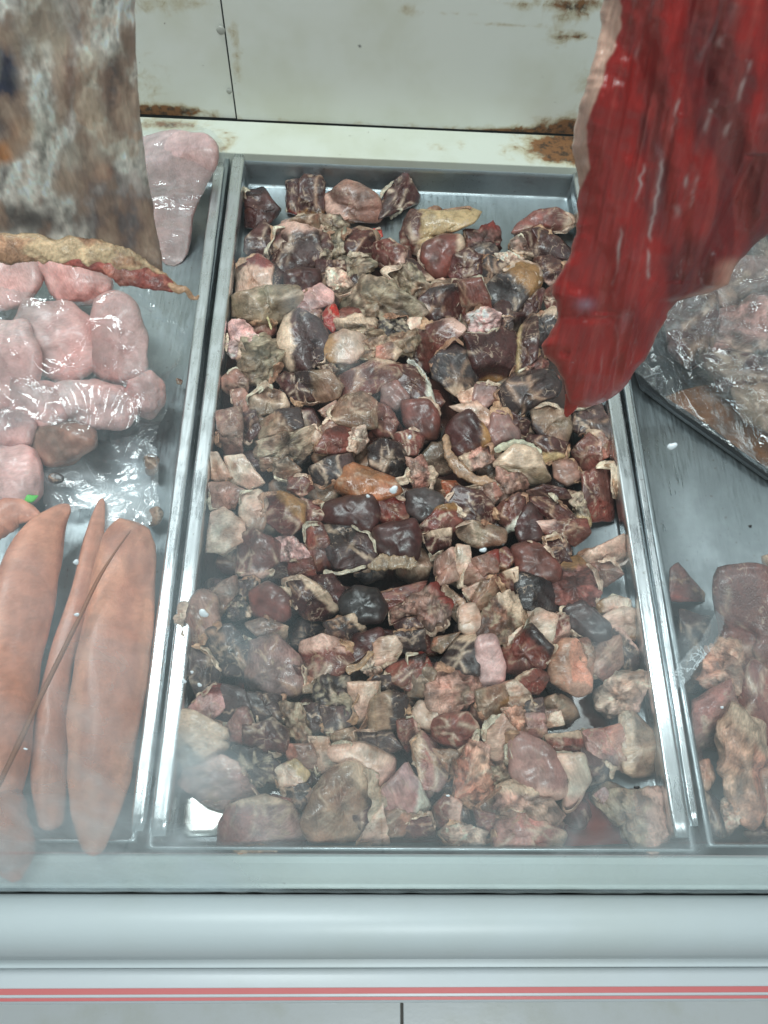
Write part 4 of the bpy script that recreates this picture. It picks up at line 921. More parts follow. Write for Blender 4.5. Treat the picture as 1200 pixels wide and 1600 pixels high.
for i, line in enumerate([l for l in DATA.strip().split('\n') if l.strip()]):
    cr, st, fat, dz, pl, lab = line.split('|')
    ox, oy, sc = CROPS[cr]
    poly = [(ox + float(a.split(',')[0]) / sc, oy + float(a.split(',')[1]) / sc) for a in pl.split()]
    cx = sum(p[0] for p in poly) / len(poly); cy = sum(p[1] for p in poly) / len(poly)
    o = lump(poly, ('z', pile_z(cx, cy) + float(dz) * 0.0006), st, fat, seed=i + 1, grow=1.21)
    tag(o, lab, 'meat chunk', GRP); meats.append(o)
    fr_ = random.Random(i * 17 + 3)
    for k in range(fr_.choice([1, 1, 2, 2]) if st[1] in 'kr' else fr_.choice([0, 1, 2])):
        flap(o, FRAME[o.name], i * 5 + k, fr_.choice([(.72, .55, .41), (.70, .50, .38), (.52, .31, .19), (.40, .22, .14), (.64, .55, .42)]))
print('chunks', len(meats))
ST = [  # long curved straps of fat and rind lying on the heap
 ('W', [(697, 678), (699, 705), (711, 726), (733, 745), (760, 752), (783, 757)], [8, 14, 17, 16, 14, 8], 0.006, (0.42, 0.24, 0.14), 'long curved tan rind strip left of the frilly fringe'),
 ('W', [(636, 563), (650, 570), (662, 583), (669, 598)], [9, 6, 4, 2], 0.004, (0.62, 0.58, 0.50), 'thin bright white strap beside the maroon chunk'),
 ('W', [(772, 704), (790, 697), (812, 693), (832, 700), (846, 708)], [7, 14, 14, 12, 5], 0.008, (0.52, 0.49, 0.36), 'frilly cream green fringe on the dark olive chunk'),
 ('W', [(540, 1048), (560, 1040), (582, 1018), (600, 1006), (630, 990), (652, 994)], [12, 11, 9, 9, 6, 3], 0.006, (0.50, 0.30, 0.17), 'tan tail of sinew running from the cream ear'),
 ('W', [(505, 893), (525, 896), (548, 892), (572, 884)], [9, 6, 6, 5], 0.006, (0.55, 0.45, 0.33), 'pale skin strip under the ribbed charcoal cube'),
 ('W', [(572, 882), (600, 879), (630, 878), (652, 882)], [14, 24, 22, 12], 0.004, (0.36, 0.24, 0.15), 'tan cream flat strip under the maroon cube'),
 ('W', [(693, 914), (706, 930), (722, 945), (728, 975)], [8, 10, 14, 20], 0.006, (0.50, 0.30, 0.20), 'orange cream sinew ending in the ivory bulb'),
 ('W', [(408, 478), (418, 497), (424, 515)], [3, 4, 3], -0.006, (0.50, 0.42, 0.22), 'thin yellow sinew strand on the greenish slab'),
 ('W', [(392, 1098), (400, 1110), (402, 1128), (398, 1145)], [3, 4, 4, 3], 0.002, (0.50, 0.34, 0.22), 'thin pale sinew thread beside the mauve chunk'),
 ('W', [(985, 870), (975, 880), (960, 886)], [2, 4, 2], -0.004, (0.5, 0.4, 0.35), 'short pale thread by the fat plate'),
]
for k, (cr, path, wd, z, colr, lab) in enumerate(ST):
    o = strap(path, wd, ('z', z), colr, 0.22, 300 + k, 'fat_strip', 'meat', rough=0.7, mix=tuple(x * .55 for x in colr), nseg=60); tag(o, lab, 'fat strip')
# the chunks under the top layer: only slivers of them show between the others
rs = random.Random(77); n = 0
for row in range(17):
    v0 = 395 + row * 55.0
    xl = 370 - .128 * (v0 - 240) + 45; xr = 900 + .163 * (v0 - 262) - 120
    k = int((xr - xl) / 62)
    for c in range(k):
        u = xl + (c + .5 + rs.uniform(-.25, .25)) * (xr - xl) / k; v = v0 + rs.uniform(-14, 14)
        if v > 1225 and u < 400: continue
        R_ = rs.uniform(30, 38); m = 7; ph = rs.uniform(0, 6.28)
        poly = [(u + R_ * rs.uniform(.8, 1.1) * math.cos(ph + a * 6.283 / m), v - R_ * .9 * rs.uniform(.8, 1.1) * math.sin(ph + a * 6.283 / m)) for a in range(m)]
        o = lump(poly, ('z', -0.0215), rs.choice(['Dk', 'Dk', 'Gk', 'Rk', 'Dk', 'Tk']), '-', 500 + n, nt=26, nph=12)
        tag(o, 'dark meat chunk buried in the heap, showing only between the chunks above', 'meat chunk', 'chunks buried in the heap'); n += 1
print('buried', n)
# ------------------------------------------------------------------ pieces hanging behind the glass
def hang(name, rows, Y0, T, nrow, ncol, tonef, matn, parent, seed=0, ridge=None, edge=0.0):
    """solid sheet of meat: rows = (v, u_left, u_right), cross-section closed, thickness T metres towards and away"""
    rows = np.array(rows, float); vs = np.linspace(rows[0, 0], rows[-1, 0], nrow)
    ul = np.interp(vs, rows[:, 0], rows[:, 1]); ur = np.interp(vs, rows[:, 0], rows[:, 2])
    a = np.linspace(0, 2 * np.pi, ncol, endpoint=False) + np.pi
    V = []; TT = []
    for i, v in enumerate(vs):
        jl = edge * float(fbm(np.array([v * .05, 0, seed]), seed, 3)); jr = edge * float(fbm(np.array([v * .05, 9, seed]), seed + 1, 3))
        L_, R_ = ul[i] + jl, ur[i] + jr
        mid, hw = (L_ + R_) / 2, (R_ - L_) / 2
        s = np.sign(np.cos(a)) * np.abs(np.cos(a)) ** 0.8; u = mid + hw * s
        tw = np.sign(-np.sin(a)) * np.abs(np.sin(a)) ** 0.6
        e = min(1, (i + .3) / 3, (nrow - 1 - i + .25) / 5) ** 0.5
        hwm = hw / FPX * 0.4
        tk = min(T, hwm * 0.9) * e
        rd = np.stack([ray(q, v) for q in u]); P0 = CAM + rd * (Y0 / rd[:, 1])[:, None]
        rn = rd / np.linalg.norm(rd, axis=1, keepdims=True)
        S = (u - L_) / max(1, R_ - L_)
        d = ridge(u, v, S) if ridge else 0
        P = P0 - rn * (tk * tw + d * (tw > 0) * e)[:, None]
        V.append(P); TT.append(tonef(u, np.full(ncol, v), S, tw))
    V = np.concatenate(V); TT = np.clip(np.concatenate(TT), 0.004, 0.8)
    F = grid_faces(nrow, ncol) + [tuple(range(ncol))[::-1], tuple(range((nrow - 1) * ncol, nrow * ncol))]
    return obj(name, V, F, M[matn], parent, True, TT)

# red meat, upper right
RY = 0.265
rm = empty('hanging_meat', tuple(py(900, 640, RY))); tag(rm, 'deep red slab of fresh meat hanging pointed end down at the upper right', 'hanging meat')
LN = [  # vertical white sinew lines: (u0,v0,u1,v1,width,strength)
 (1175, 90, 1130, 220, 3, .8), (1120, 150, 1095, 225, 2.5, .8), (1062, 150, 1046, 225, 2.5, .7), (1010, 240, 992, 320, 2.5, .75), (1036, 245, 1018, 350, 2.5, .8), (1020, 330, 1010, 440, 2.5, .8),
 (972, 350, 958, 450, 2.5, .75), (1075, 265, 1060, 340, 3, .8), (1000, 60, 985, 120, 3, .4), (1150, 0, 1120, 80, 5, .4), (1090, 270, 1078, 330, 2, .5), (945, 540, 925, 640, 2, .3), (1140, 190, 1132, 215, 4, .7), (1060, 315, 1055, 350, 6, .5), (958, 450, 966, 560, 2, .3), (905, 360, 955, 360, 3, .0)]
def red_tone(u, v, S, tw):
    q = np.stack([u * .012, v * .003, np.zeros_like(u)], -1)
    n = fbm(q * 2.2, 3, 3); n2 = fbm(np.stack([u * .03, v * .03, np.zeros_like(u)], -1), 9, 3)
    base = np.array((0.36, 0.017, 0.013)); dk = np.array((0.12, 0.012, 0.013)); br = np.array((0.42, 0.04, 0.03))
    t = base * (1 + .25 * n2)[:, None]
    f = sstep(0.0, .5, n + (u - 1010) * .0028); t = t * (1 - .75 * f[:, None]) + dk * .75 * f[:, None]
    f = sstep(0.1, .5, fbm(q * 3.1 + 5, 13, 3)); t = t * (1 - .5 * f[:, None]) + br * .5 * f[:, None]
    for (u0, v0, u1, v1, w_, s_) in LN:
        k = np.clip((v - v0) / max(1, (v1 - v0)), 0, 1); uu = u0 + (u1 - u0) * k + 3 * vnoise(np.stack([v * .09, u * 0 + u0, u * 0], -1), 2)
        f = np.exp(-((u - uu) / w_) ** 2) * sstep(0, 12, v - v0) * sstep(0, 12, v1 - v) * s_ * (0.55 + .6 * vnoise(np.stack([v * .06, u * 0 + u1, u * 0], -1), 5))
        f = np.clip(f, 0, 1); t = t * (1 - f[:, None]) + np.array((0.55, 0.42, 0.40)) * f[:, None]
    fb = fbm(np.stack([u * .12 + v * .025, v * .004, z0 := np.zeros_like(u)], -1), 23, 2); f = sstep(.25, .5, fb) * .14
    t = t * (1 - f[:, None]) + np.array((0.50, 0.16, 0.13)) * f[:, None]
    f = sstep(.2, .5, -fb) * .25; t = t * (1 - f[:, None]) + t * .4 * f[:, None]
    # fat rim along the upper left edge
    wdt = np.interp(v, [-100, 40, 150, 230, 265, 300], [34, 30, 24, 22, 16, 0]); ul = np.interp(v, RR[:, 0], RR[:, 1])
    f = sstep(3, -3, (u - ul) - wdt * (1 + .5 * fbm(np.stack([v * .03, u * 0, u * 0], -1), 4, 3))) * (wdt > 1)
    t = t * (1 - f[:, None]) + np.array((0.66, 0.40, 0.31)) * (1 + .3 * n2)[:, None] * f[:, None]
    ur = np.interp(v, RR[:, 0], RR[:, 2]); f = sstep(40, 10, ur - u + 14 * n2) * sstep(395, 420, v) * sstep(475, 455, v)
    t = t * (1 - f[:, None]) + np.array((0.55, 0.25, 0.18)) * f[:, None]
    f = np.exp(-(((u - 915) / 16) ** 2 + ((v - 476) / 9) ** 2)) * .6
    t = t * (1 - f[:, None]) + np.array((0.40, 0.28, 0.36)) * f[:, None]
    return t
def red_ridge(u, v, S):
    n = np.sin((u - 0.0) * .045 + (v * -.012) + 1.4 * vnoise(np.stack([u * .01, u * 0 + v * .004, u * 0], -1), 3)) * .0030
    n = n + .0011 * fbm(np.stack([u * .10 + v * .02, u * 0 + v * .004, u * 0], -1), 16, 2) + .0009 * fbm(np.stack([u * .05, u * 0 + v * .05, u * 0], -1), 17, 2)
    n = n + .0035 * fbm(np.stack([u * .02, u * 0 + v * .012, u * 0], -1), 6, 3)
    for (u0, v0, u1, v1, a) in ((1165, 250, 980, 620, .006), (1010, -60, 920, 470, .003), (1120, -50, 1040, 420, .002)):   # folds of the muscle
        k = np.clip((v - v0) / (v1 - v0), 0, 1); uu = u0 + (u1 - u0) * k
        if v0 - 10 < v < v1 + 20: n = n - a * sstep(-3, 14, u - uu) * sstep(60, 0, u - uu)
    n = n + .004 * np.exp(-(((u - 905) / 30) ** 2 + ((v - 470) / 16) ** 2)) - .003 * np.exp(-(((u - 920) / 40) ** 2 + ((v - 497) / 7) ** 2)) - .004 * np.exp(-(((u - 883) / 9) ** 2 + ((v - 552) / 7) ** 2))
    return n
RR = np.array([(-140, 955, 1380), (0, 941, 1350), (40, 938, 1340), (85, 930, 1335), (130, 918, 1330), (170, 903, 1320), (200, 897, 1310), (228, 892, 1300), (262, 903, 1290), (300, 904, 1260), (330, 903, 1235), (352, 899, 1215), (368, 900, 1200), (385, 894, 1178), (405, 886, 1156), (420, 878, 1146), (445, 864, 1138), (458, 862, 1110), (470, 868, 1062), (488, 870, 1045), (505, 866, 1036),
 (525, 858, 1026), (540, 846, 1020), (552, 850, 1013), (575, 874, 998), (590, 880, 988), (603, 882, 978), (614, 883, 968), (622, 885, 957), (629, 889, 944), (634, 895, 930), (637, 902, 918)], float)
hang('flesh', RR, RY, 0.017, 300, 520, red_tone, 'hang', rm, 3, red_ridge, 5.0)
o = strap([(898, 618), (893, 632), (887, 645), (886, 652)], [30, 22, 12, 4], ('Y', RY + .0), 'X', .5, 61, 'drip_tail', 'smooth', rm, loc=False)

# aged slab, upper left
SY = 0.30
sl = empty('hanging_meat', tuple(py(120, 400, SY))); tag(sl, 'mottled grey and tan aged slab of beef hanging at the upper left', 'hanging meat')
def slab_tone(u, v, S, tw):
    z = np.zeros_like(u)
    q = np.stack([u * .011, v * .006, z], -1)
    n = fbm(q * 1.6, 31, 4); n2 = fbm(np.stack([u * .03, v * .018, z], -1), 35, 4); n3 = fbm(np.stack([u * .014, v * .006, z + 5], -1), 39, 3)
    hf = fbm(np.stack([u * .13 + n2 * 2, v * .07, z], -1), 61, 4); t = np.array((0.70, 0.63, 0.56)) * (1 + .8 * n2 + .7 * hf)[:, None] * (1 + .35 * fbm(np.stack([u * .10, v * .05, z], -1), 36, 3))[:, None]
    def mixin(t, f, c): return t * (1 - f[:, None]) + np.array(c) * (1 + .3 * n2)[:, None] * f[:, None]
    t = mixin(t, sstep(.05, .22, n3 + .3 * n2) * .7, (0.52, 0.43, 0.33))
    t = mixin(t, sstep(.08, .22, -n + .4 * n2) * .7, (0.40, 0.32, 0.29))
    t = mixin(t, sstep(.18, .32, fbm(q * 2.4 + 9, 51, 4)) * .4, (0.10, 0.065, 0.075)); t = mixin(t, sstep(.22, .34, fbm(q * 2.7 + 19, 55, 4)) * .35, (0.42, 0.20, 0.10))
    def sp(cu, cv, ru, rv): return np.clip(np.exp(-(((u - cu) / ru) ** 2 + ((v - cv) / rv) ** 2)) * 1.3 + n2 * .75, 0, 1)
    t = mixin(t, sp(8, 130, 26, 80) * 1.0, (0.035, 0.037, 0.065))
    t = mixin(t, sp(178, 135, 22, 58) * .85, (0.055, 0.040, 0.045))
    t = mixin(t, sp(40, 345, 70, 25) * .8, (0.035, 0.025, 0.025))
    t = mixin(t, sp(190, 345, 60, 60) * .8, (0.060, 0.042, 0.048))
    t = mixin(t, sp(150, 260, 40, 40) * .45, (0.08, 0.055, 0.05))
    t = mixin(t, sp(38, 205, 20, 22) * .8, (0.28, 0.10, 0.035)); t = mixin(t, sp(5, 240, 16, 20) * .9, (0.38, 0.13, 0.03))
    t = mixin(t, sp(100, 115, 20, 40) * .5, (0.26, 0.11, 0.07)); t = mixin(t, sp(165, 270, 14, 12) * .5, (0.28, 0.10, 0.05))
    t = mixin(t, sp(70, 40, 40, 60) * .5, (0.36, 0.30, 0.23)); t = mixin(t, sp(65, 200, 22, 30) * .6, (0.40, 0.36, 0.29)); t = mixin(t, sp(110, 240, 20, 22) * .5, (0.36, 0.33, 0.28))
    f = sstep(.12, .2, np.abs(hf) * 0 + fbm(np.stack([u * .07 + n * 3, v * .03, z + 2], -1), 67, 4)) * .28; t = t * (1 - f[:, None]) + t * np.array((.42, .34, .34)) * f[:, None]
    return t * 1.35
def slab_ridge(u, v, S):
    return .006 * fbm(np.stack([u * .012, u * 0 + v * .006, u * 0], -1), 41, 3) + .0030 * fbm(np.stack([u * .05, u * 0 + v * .015, u * 0], -1), 43, 3)
SRW = [(-140, -170, 206), (0, -170, 210), (100, -170, 213), (160, -170, 217), (200, -170, 222), (260, -170, 229), (320, -170, 239), (370, -170, 247), (388, -120, 250), (402, 40, 253), (418, 140, 254), (432, 215, 256)]
hang('flesh', SRW, SY, 0.022, 260, 460, slab_tone, 'slab', sl, 5, slab_ridge, 2.0)
strap([(-90, 372), (0, 388), (60, 391), (120, 394), (160, 397), (200, 408), (235, 424), (262, 440), (280, 456)], [46, 44, 38, 36, 36, 28, 20, 14, 8], ('Y', SY - .030), (0.60, 0.41, 0.25), .4, 71, 'fat_edge', 'fray', sl, 130, 26, loc=False, rough=.75, mix=(0.42, 0.22, 0.13), along=.07)
strap([(95, 410), (140, 412), (175, 421), (215, 434), (250, 442), (275, 452)], [6, 16, 30, 32, 26, 8], ('Y', SY - .034), (0.28, 0.06, 0.045), .3, 72, 'lean_strip', 'fray', sl, 90, 22, loc=False, rough=.6, mix=(0.42, 0.14, 0.10), along=.06)
strap([(262, 443), (278, 452), (290, 452), (298, 463), (306, 466), (311, 461)], [7, 14, 9, 8, 6, 4], ('Y', SY - .034), (0.52, 0.30, 0.18), .7, 73, 'sinew_tail', 'meat', sl, 50, 12, loc=False, rough=.35)

# ------------------------------------------------------------------ left tray: frozen pink piece, bagged pink lumps, paper, sausages
o = lump([(205, 196), (262, 190), (312, 203), (338, 228), (336, 262), (318, 292), (304, 335), (293, 400), (282, 442), (262, 444), (246, 395), (232, 330), (215, 260)], ('z', .004), 'Kr', '-', 813, 'pork_piece', 70, 34, .5, matn='pink', grow=1.02, ripple=.8)
tag(o, 'long pale pink piece of meat under clear film behind the left slab', 'meat piece')
PL = '''
-60,370 60,398 68,440 40,478 -30,490 -70,450|plump pale pink lump at the top left of the bag
60,405 110,400 150,418 176,440 172,462 140,476 100,474 78,455|frilly pink lump directly under the hanging slab fringe
150,470 185,455 215,480 228,530 226,580 195,600 158,592 140,560 146,510|largest pink lump, upright at the right of the bag
40,470 110,478 148,500 146,560 138,590 100,598 50,580 10,530|broad pink lump in the middle of the bag
88,602 150,596 190,606 212,640 196,668 140,668 90,650 70,625|wide pink lump low in the bag
200,596 235,580 256,600 258,630 238,654 214,646 200,625|small round pink lump at the right corner of the bag
-40,500 40,500 60,560 50,620 0,640 -50,600|pink lump at the left of the bag under crumpled film
20,590 90,600 110,650 70,672 20,655|small pink lump between the broad and the lower ones
-40,640 30,640 56,660 48,700 0,712 -40,690|dark rosy lump at the lower left
50,668 110,660 148,672 150,700 110,722 70,730 50,705|tan pink lump just below the bag
-30,700 40,700 66,740 62,775 20,800 -30,790|dull tan pink lump above the green leaf
'''
for k, l in enumerate(PL.strip().split('\n')):
    a, lab = l.split('|'); poly = [tuple(map(float, p.split(','))) for p in a.split()]
    cx, cy = np.mean(poly, 0)
    o = lump(poly, ('z', .004 if cy < 640 else -.004), 'Ps' if k == 9 else 'Ks', '-' , 600 + k, 'pink_lump', 60, 30, .95, matn='pink', grow=1.06, ripple=1.7)
    tag(o, lab, 'meat lump', 'pink lumps of meat in and under the plastic bag')

def film_sheet(name, poly, base, bumpf, mat, step=3.0, seed=0, amp=0.003):
    """crumpled clear film draped over what lies below; outline in picture positions on plane z=base"""
    P = np.array(poly, float); u0, v0 = P.min(0); u1, v1 = P.max(0)
    us = np.arange(u0, u1 + step, step); vs = np.arange(v0, v1 + step, step)
    U, Vv = np.meshgrid(us, vs); ins = np.zeros(U.shape, bool); n = len(P); j = n - 1
    jit = 5 * fbm(np.stack([U * .03, Vv * .03, U * 0], -1), seed, 3)
    UU, VV = U + jit, Vv + jit
    for i in range(n):
        c = ((P[i, 1] > VV) != (P[j, 1] > VV)) & (UU < (P[j, 0] - P[i, 0]) * (VV - P[i, 1]) / (P[j, 1] - P[i, 1] + 1e-9) + P[i, 0])
        ins ^= c; j = i
    q = np.stack([U * .011, Vv * .011, U * 0 + seed], -1)
    w1 = q + .6 * np.stack([fbm(q, seed, 2), fbm(q + 9, seed, 2), U * 0], -1)
    rid = 1 - np.abs(fbm(w1 * 1.3, seed + 2, 2)) * 2.2; rid2 = 1 - np.abs(fbm(w1 * 3.2 + 3, seed + 4, 2)) * 2.2
    Z = base + bumpf(U, Vv) + amp * (np.clip(rid, -1, 1) * .8 + .45 * np.clip(rid2, -1, 1))
    D = np.stack([(U - 600) / FPX, (800 - Vv) / FPX, -np.ones_like(U)], -1) @ RN.T
    W = CAM + D * ((Z - H) / D[..., 2])[..., None]
    idx = -np.ones(U.shape, int); F = []; nr, nc = U.shape; cnt = 0
    k = ins[:-1, :-1] & ins[1:, :-1] & ins[:-1, 1:] & ins[1:, 1:]
    use = np.zeros(U.shape, bool); use[:-1, :-1] |= k; use[1:, :-1] |= k; use[:-1, 1:] |= k; use[1:, 1:] |= k
    idx[use] = np.arange(use.sum())
    for a, b in zip(*np.nonzero(k)): F.append((idx[a, b], idx[a, b + 1], idx[a + 1, b + 1], idx[a + 1, b]))
    V = W[use]; c = V.mean(0)
    return obj(name, V, F, mat, None, True, loc=c)
def bag_bump(U, V):
    return .034 * np.exp(-(((U - 60) / 205) ** 6 + ((V - 525) / 172) ** 6)) + .006 * fbm(np.stack([U * .012, V * .012, U * 0], -1), 5, 2)
o = film_sheet('plastic_bag', [(-80, 430), (20, 452), (120, 470), (190, 450), (240, 440), (278, 455), (290, 520), (285, 560), (262, 600), (262, 640), (240, 690), (215, 700), (150, 690), (60, 660), (-80, 690)], .004, bag_bump, M['film'], 2.2, 11, .0045)
tag(o, 'crumpled clear plastic bag lying over the pale pink lumps', 'plastic bag')
o = film_sheet('plastic_film', [(215, 185), (260, 182), (330, 200), (352, 225), (356, 262), (330, 290), (300, 330), (292, 400), (270, 430), (240, 380), (225, 280)], .022, lambda U, V: .006 - .00006 * np.abs(U - 280), M['film'], 2.2, 21, .004)
tag(o, 'clear plastic film wrapped over the long pale pink piece', 'plastic film')
o = film_sheet('plastic_sheet', [(60, 735), (120, 700), (160, 690), (215, 680), (246, 700), (250, 790), (225, 830), (150, 830), (160, 790), (110, 800), (70, 800)], -.018, lambda U, V: .004 * fbm(np.stack([U * .02, V * .02, U * 0], -1), 9, 2), M['milky'], 2.5, 31, .003)
tag(o, 'milky white crumpled plastic sheet between the bag and the sausages', 'plastic sheet')
o = lump([(75, 742), (88, 738), (100, 743), (99, 753), (86, 757), (75, 752)], ('z', .0), 'Br', '-', 650, 'black_scrap', 24, 12); tag(o, 'small black scrap on the milky plastic sheet', 'scrap')
o = strap([(25, 784), (36, 778), (48, 780), (60, 774)], [6, 16, 12, 3], ('z', .006), 'P', .3, 651, 'green_leaf', 'green', None, 20, 10, rough=.6); tag(o, 'torn bit of bright green leaf above the sausages', 'leaf')
for k, (poly, lab) in enumerate((([(222, 715), (238, 705), (250, 715), (246, 740), (230, 745)], 'small tan scrap right of the milky sheet, beside the rim'), ([(225, 800), (245, 790), (258, 800), (250, 820), (232, 824)], 'small cream tan scrap above the right sausage'), ([(275, 590), (286, 594), (284, 602), (276, 600)], 'tiny brown crumb on bare steel right of the bag'))):
    o = lump(poly, ('z', -.02), 'Tr', '-', 660 + k, 'meat_scrap', 30, 14); tag(o, lab, 'scrap')

SG = (0.66, 0.29, 0.19)
def sausage(path, wd, z, col, seed, lab):
    o = strap(path, wd, ('z', z), col, .6, seed, 'sausage', 'sausage', None, 90, 40, rough=.16, mix=(0.52, 0.21, 0.135), along=.035); tag(o, lab, 'sausage', 'long sausages in the left tray'); return o
sausage([(108, 788), (70, 835), (40, 920), (16, 1020), (4, 1110), (0, 1200), (-10, 1290)], [14, 64, 92, 96, 96, 90, 50], .004, SG, 91, 'fat orange pink sausage at the left edge, pointed upper tip')
sausage([(160, 778), (147, 840), (130, 930), (96, 1030), (82, 1120), (78, 1210), (80, 1298)], [8, 30, 42, 40, 50, 56, 40], -.012, (0.62, 0.29, 0.20), 92, 'narrow middle sausage lying lower between the two fat ones')
sausage([(212, 815), (200, 850), (188, 930), (172, 1040), (160, 1150), (152, 1250), (146, 1338)], [44, 84, 100, 112, 108, 84, 26], .006, (0.70, 0.32, 0.21), 93, 'fat orange pink sausage nearest the tray rims, tapering towards the front')
sausage([(-20, 830), (0, 812), (28, 800), (62, 808)], [50, 54, 44, 12], .002, (0.60, 0.25, 0.16), 94, 'short curled sausage end in the left corner above the fat sausage')
sausage([(-10, 1230), (5, 1290), (20, 1345), (25, 1378)], [60, 80, 62, 12], .006, (0.40, 0.22, 0.18), 95, 'hazy sausage tip at the front left corner')
o = strap([(-8, 1240), (30, 1160), (70, 1075), (112, 990), (150, 912), (175, 870), (205, 828)], [9, 9, 8, 7, 6, 4, 2], ('z', .034), 'T', 1, 96, 'wooden_stick', 'stick', None, 60, 8, rough=.25)
tag(o, 'thin rusty brown stick lying diagonally across the sausages', 'stick')

# ------------------------------------------------------------------ right tray: wrapped meat on black foam, loose offcuts
ft = empty('foam_tray', tuple(pz(1100, 620, -.02))); tag(ft, 'black foam tray with brown juice under the film wrapped meat', 'foam tray')
def prism(name, poly, z0, z1, mat, parent, bev=.0015):
    A_ = [pz(u, v, z1) for u, v in poly]; c = np.mean(A_, 0); V = []
    for s, z in ((.97, z0), (1, z1 - bev), (.985, z1), (.90, z1), (.88, z1 - .006)): V += [(c[0] + (p[0] - c[0]) * s, c[1] + (p[1] - c[1]) * s, z) for p in A_]
    n = len(A_); return obj(name, V, grid_faces(5, n) + [tuple(range(n))[::-1], tuple(range(4 * n, 5 * n))], mat, parent, False)
prism('tray_body', [(1000, 600), (985, 560), (1010, 480), (1060, 380), (1380, 400), (1420, 800), (1205, 748), (1130, 695), (1060, 645)], -.031, -.023, M['foam'], ft)
flat('meat_juice', [(1062, 610), (1100, 600), (1200, 600), (1330, 640), (1330, 780), (1210, 738), (1160, 705), (1110, 665), (1040, 620)], -.0225, M['juice'], ft)
WL = '''
1040,490 1075,450 1120,455 1130,500 1110,560 1075,580 1045,545|Dk|grey purple wrapped lump beside the hanging red meat
1100,440 1160,400 1230,400 1240,470 1180,490 1120,480|Lk|mauve grey wrapped lump at the right edge
1105,500 1180,470 1250,480 1250,560 1180,580 1120,570|Lf|pale mottled wrapped lump in the middle of the film pack
1085,560 1140,545 1200,560 1250,600 1200,640 1130,610|Dk|dark wet lump low in the film pack
1140,390 1200,330 1290,340 1300,420 1220,430|Gk|grey lump at the top of the film pack
1140,600 1200,600 1260,640 1230,690 1160,660|Tr|brown lump at the lower edge of the film pack
'''
for k, l in enumerate(WL.strip().split('\n')):
    a, st, lab = l.split('|'); poly = [tuple(map(float, p.split(','))) for p in a.split()]
    o = lump(poly, ('z', .004), st, '-', 700 + k, 'wrapped_meat', 50, 24, .8); tag(o, lab, 'wrapped meat', 'lumps inside the film pack')
o = film_sheet('plastic_wrap', [(985, 575), (1000, 520), (1040, 455), (1060, 380), (1150, 330), (1320, 330), (1330, 780), (1200, 742), (1130, 690), (1050, 635)], .006, lambda U, V: .030 * sstep(0, 90, (U - 1000) - (V - 560) * .9) + .004 * fbm(np.stack([U * .014, V * .014, U * 0], -1), 15, 2), M['wrap'], 2.2, 41, .006)
tag(o, 'crumpled shiny clear wrap over the meat pack at the right', 'plastic wrap')
RL = '''
1046,888 1060,878 1100,925 1098,940 1048,940|Rk|r1c|-.02|small red triangle offcut beside the right tray rim
1117,885 1150,886 1200,890 1300,950 1290,1110 1180,1100 1140,1050 1122,990 1116,930|Rr|bl2c|-.008|large flat mauve purple slab at the right edge
1105,1015 1130,992 1155,1002 1168,1050 1160,1092 1118,1088 1082,1062|Of|-|-.004|frayed orange tan tissue below the mauve slab
1078,1092 1138,1062 1162,1120 1132,1182 1086,1172|Lk|-|-.012|dim mauve chunk beside the right rim
1086,1192 1108,1184 1120,1214 1106,1238 1088,1222|Or|-|-.01|small orange nugget close to the right rim
1122,1150 1148,1108 1192,1128 1212,1230 1182,1292 1138,1262|Of|tr3c|-.006|frayed orange fat strip at the lower right
1128,1252 1156,1238 1162,1280 1136,1306|Ff|-|-.012|cream shred at the lower right corner of the right tray
1182,1200 1260,1178 1270,1290 1198,1302|Or|-|-.010|glossy orange lump cut off by the right edge
1160,1012 1200,1050 1270,1100 1250,1182 1178,1172 1150,1100|Rr|-|-.012|dull mauve slab under the orange tissue
1062,950 1112,962 1102,1050 1080,1100 1058,1030|Gk|-|-.024|dark shadowed offcut beside the right rim
1066,1120 1084,1180 1084,1290 1130,1310 1150,1290 1110,1240 1100,1180|Gk|-|-.026|grey brown offcut on the floor of the right tray
1188,870 1230,860 1300,900 1290,950 1210,930|Rk|t2c|-.010|reddish corner offcut at the right edge
1188,1290 1160,1300 1180,1318 1260,1318 1260,1290|Dk|-|-.02|dark offcut touching the right tray front
'''
for k, l in enumerate(RL.strip().split('\n')):
    a, st, fat, z, lab = l.split('|'); poly = [tuple(map(float, p.split(','))) for p in a.split()]
    o = lump(poly, ('z', float(z)), st, fat, 720 + k, 'meat_offcut', 56, 26, .6); tag(o, lab, 'meat offcut', 'loose offcuts in the right tray')
o = film_sheet('plastic_strip', [(1048, 1060), (1118, 955), (1128, 915), (1140, 930), (1132, 985), (1070, 1075), (1052, 1085)], .006, lambda U, V: 0 * U, M['haze_film'], 2.2, 51, .001)
tag(o, 'hazy strip of film running diagonally beside the mauve slab', 'plastic strip')
# ------------------------------------------------------------------ front glass leaning back over the case, with breath-like fog and grime
m, nt, out = newmat('display_glass')
at = N(nt, 'Attribute', attribute_name='rust')
v = coords(nt); n1 = noise(nt, v, 22, 4, 0.6, 0.8); n2 = noise(nt, v, 140, 3, 0.6); n3 = noise(nt, coords(nt, (1, 1, 1)), 7, 3, 0.5, 1.5)
tr = N(nt, 'BsdfTransparent'); tr.inputs[0].default_value = (0.965, 0.985, 0.98, 1)
df = N(nt, 'BsdfTranslucent'); df.inputs[0].default_value = (0.74, 0.88, 0.93, 1)
df2 = N(nt, 'BsdfDiffuse'); df2.inputs[0].default_value = (0.74, 0.88, 0.93, 1)
dm = N(nt, 'MixShader'); dm.inputs[0].default_value = .55; L(nt, df.outputs[0], dm.inputs[1]); L(nt, df2.outputs[0], dm.inputs[2])
gl = N(nt, 'BsdfGlossy'); gl.inputs['Roughness'].default_value = 0.02
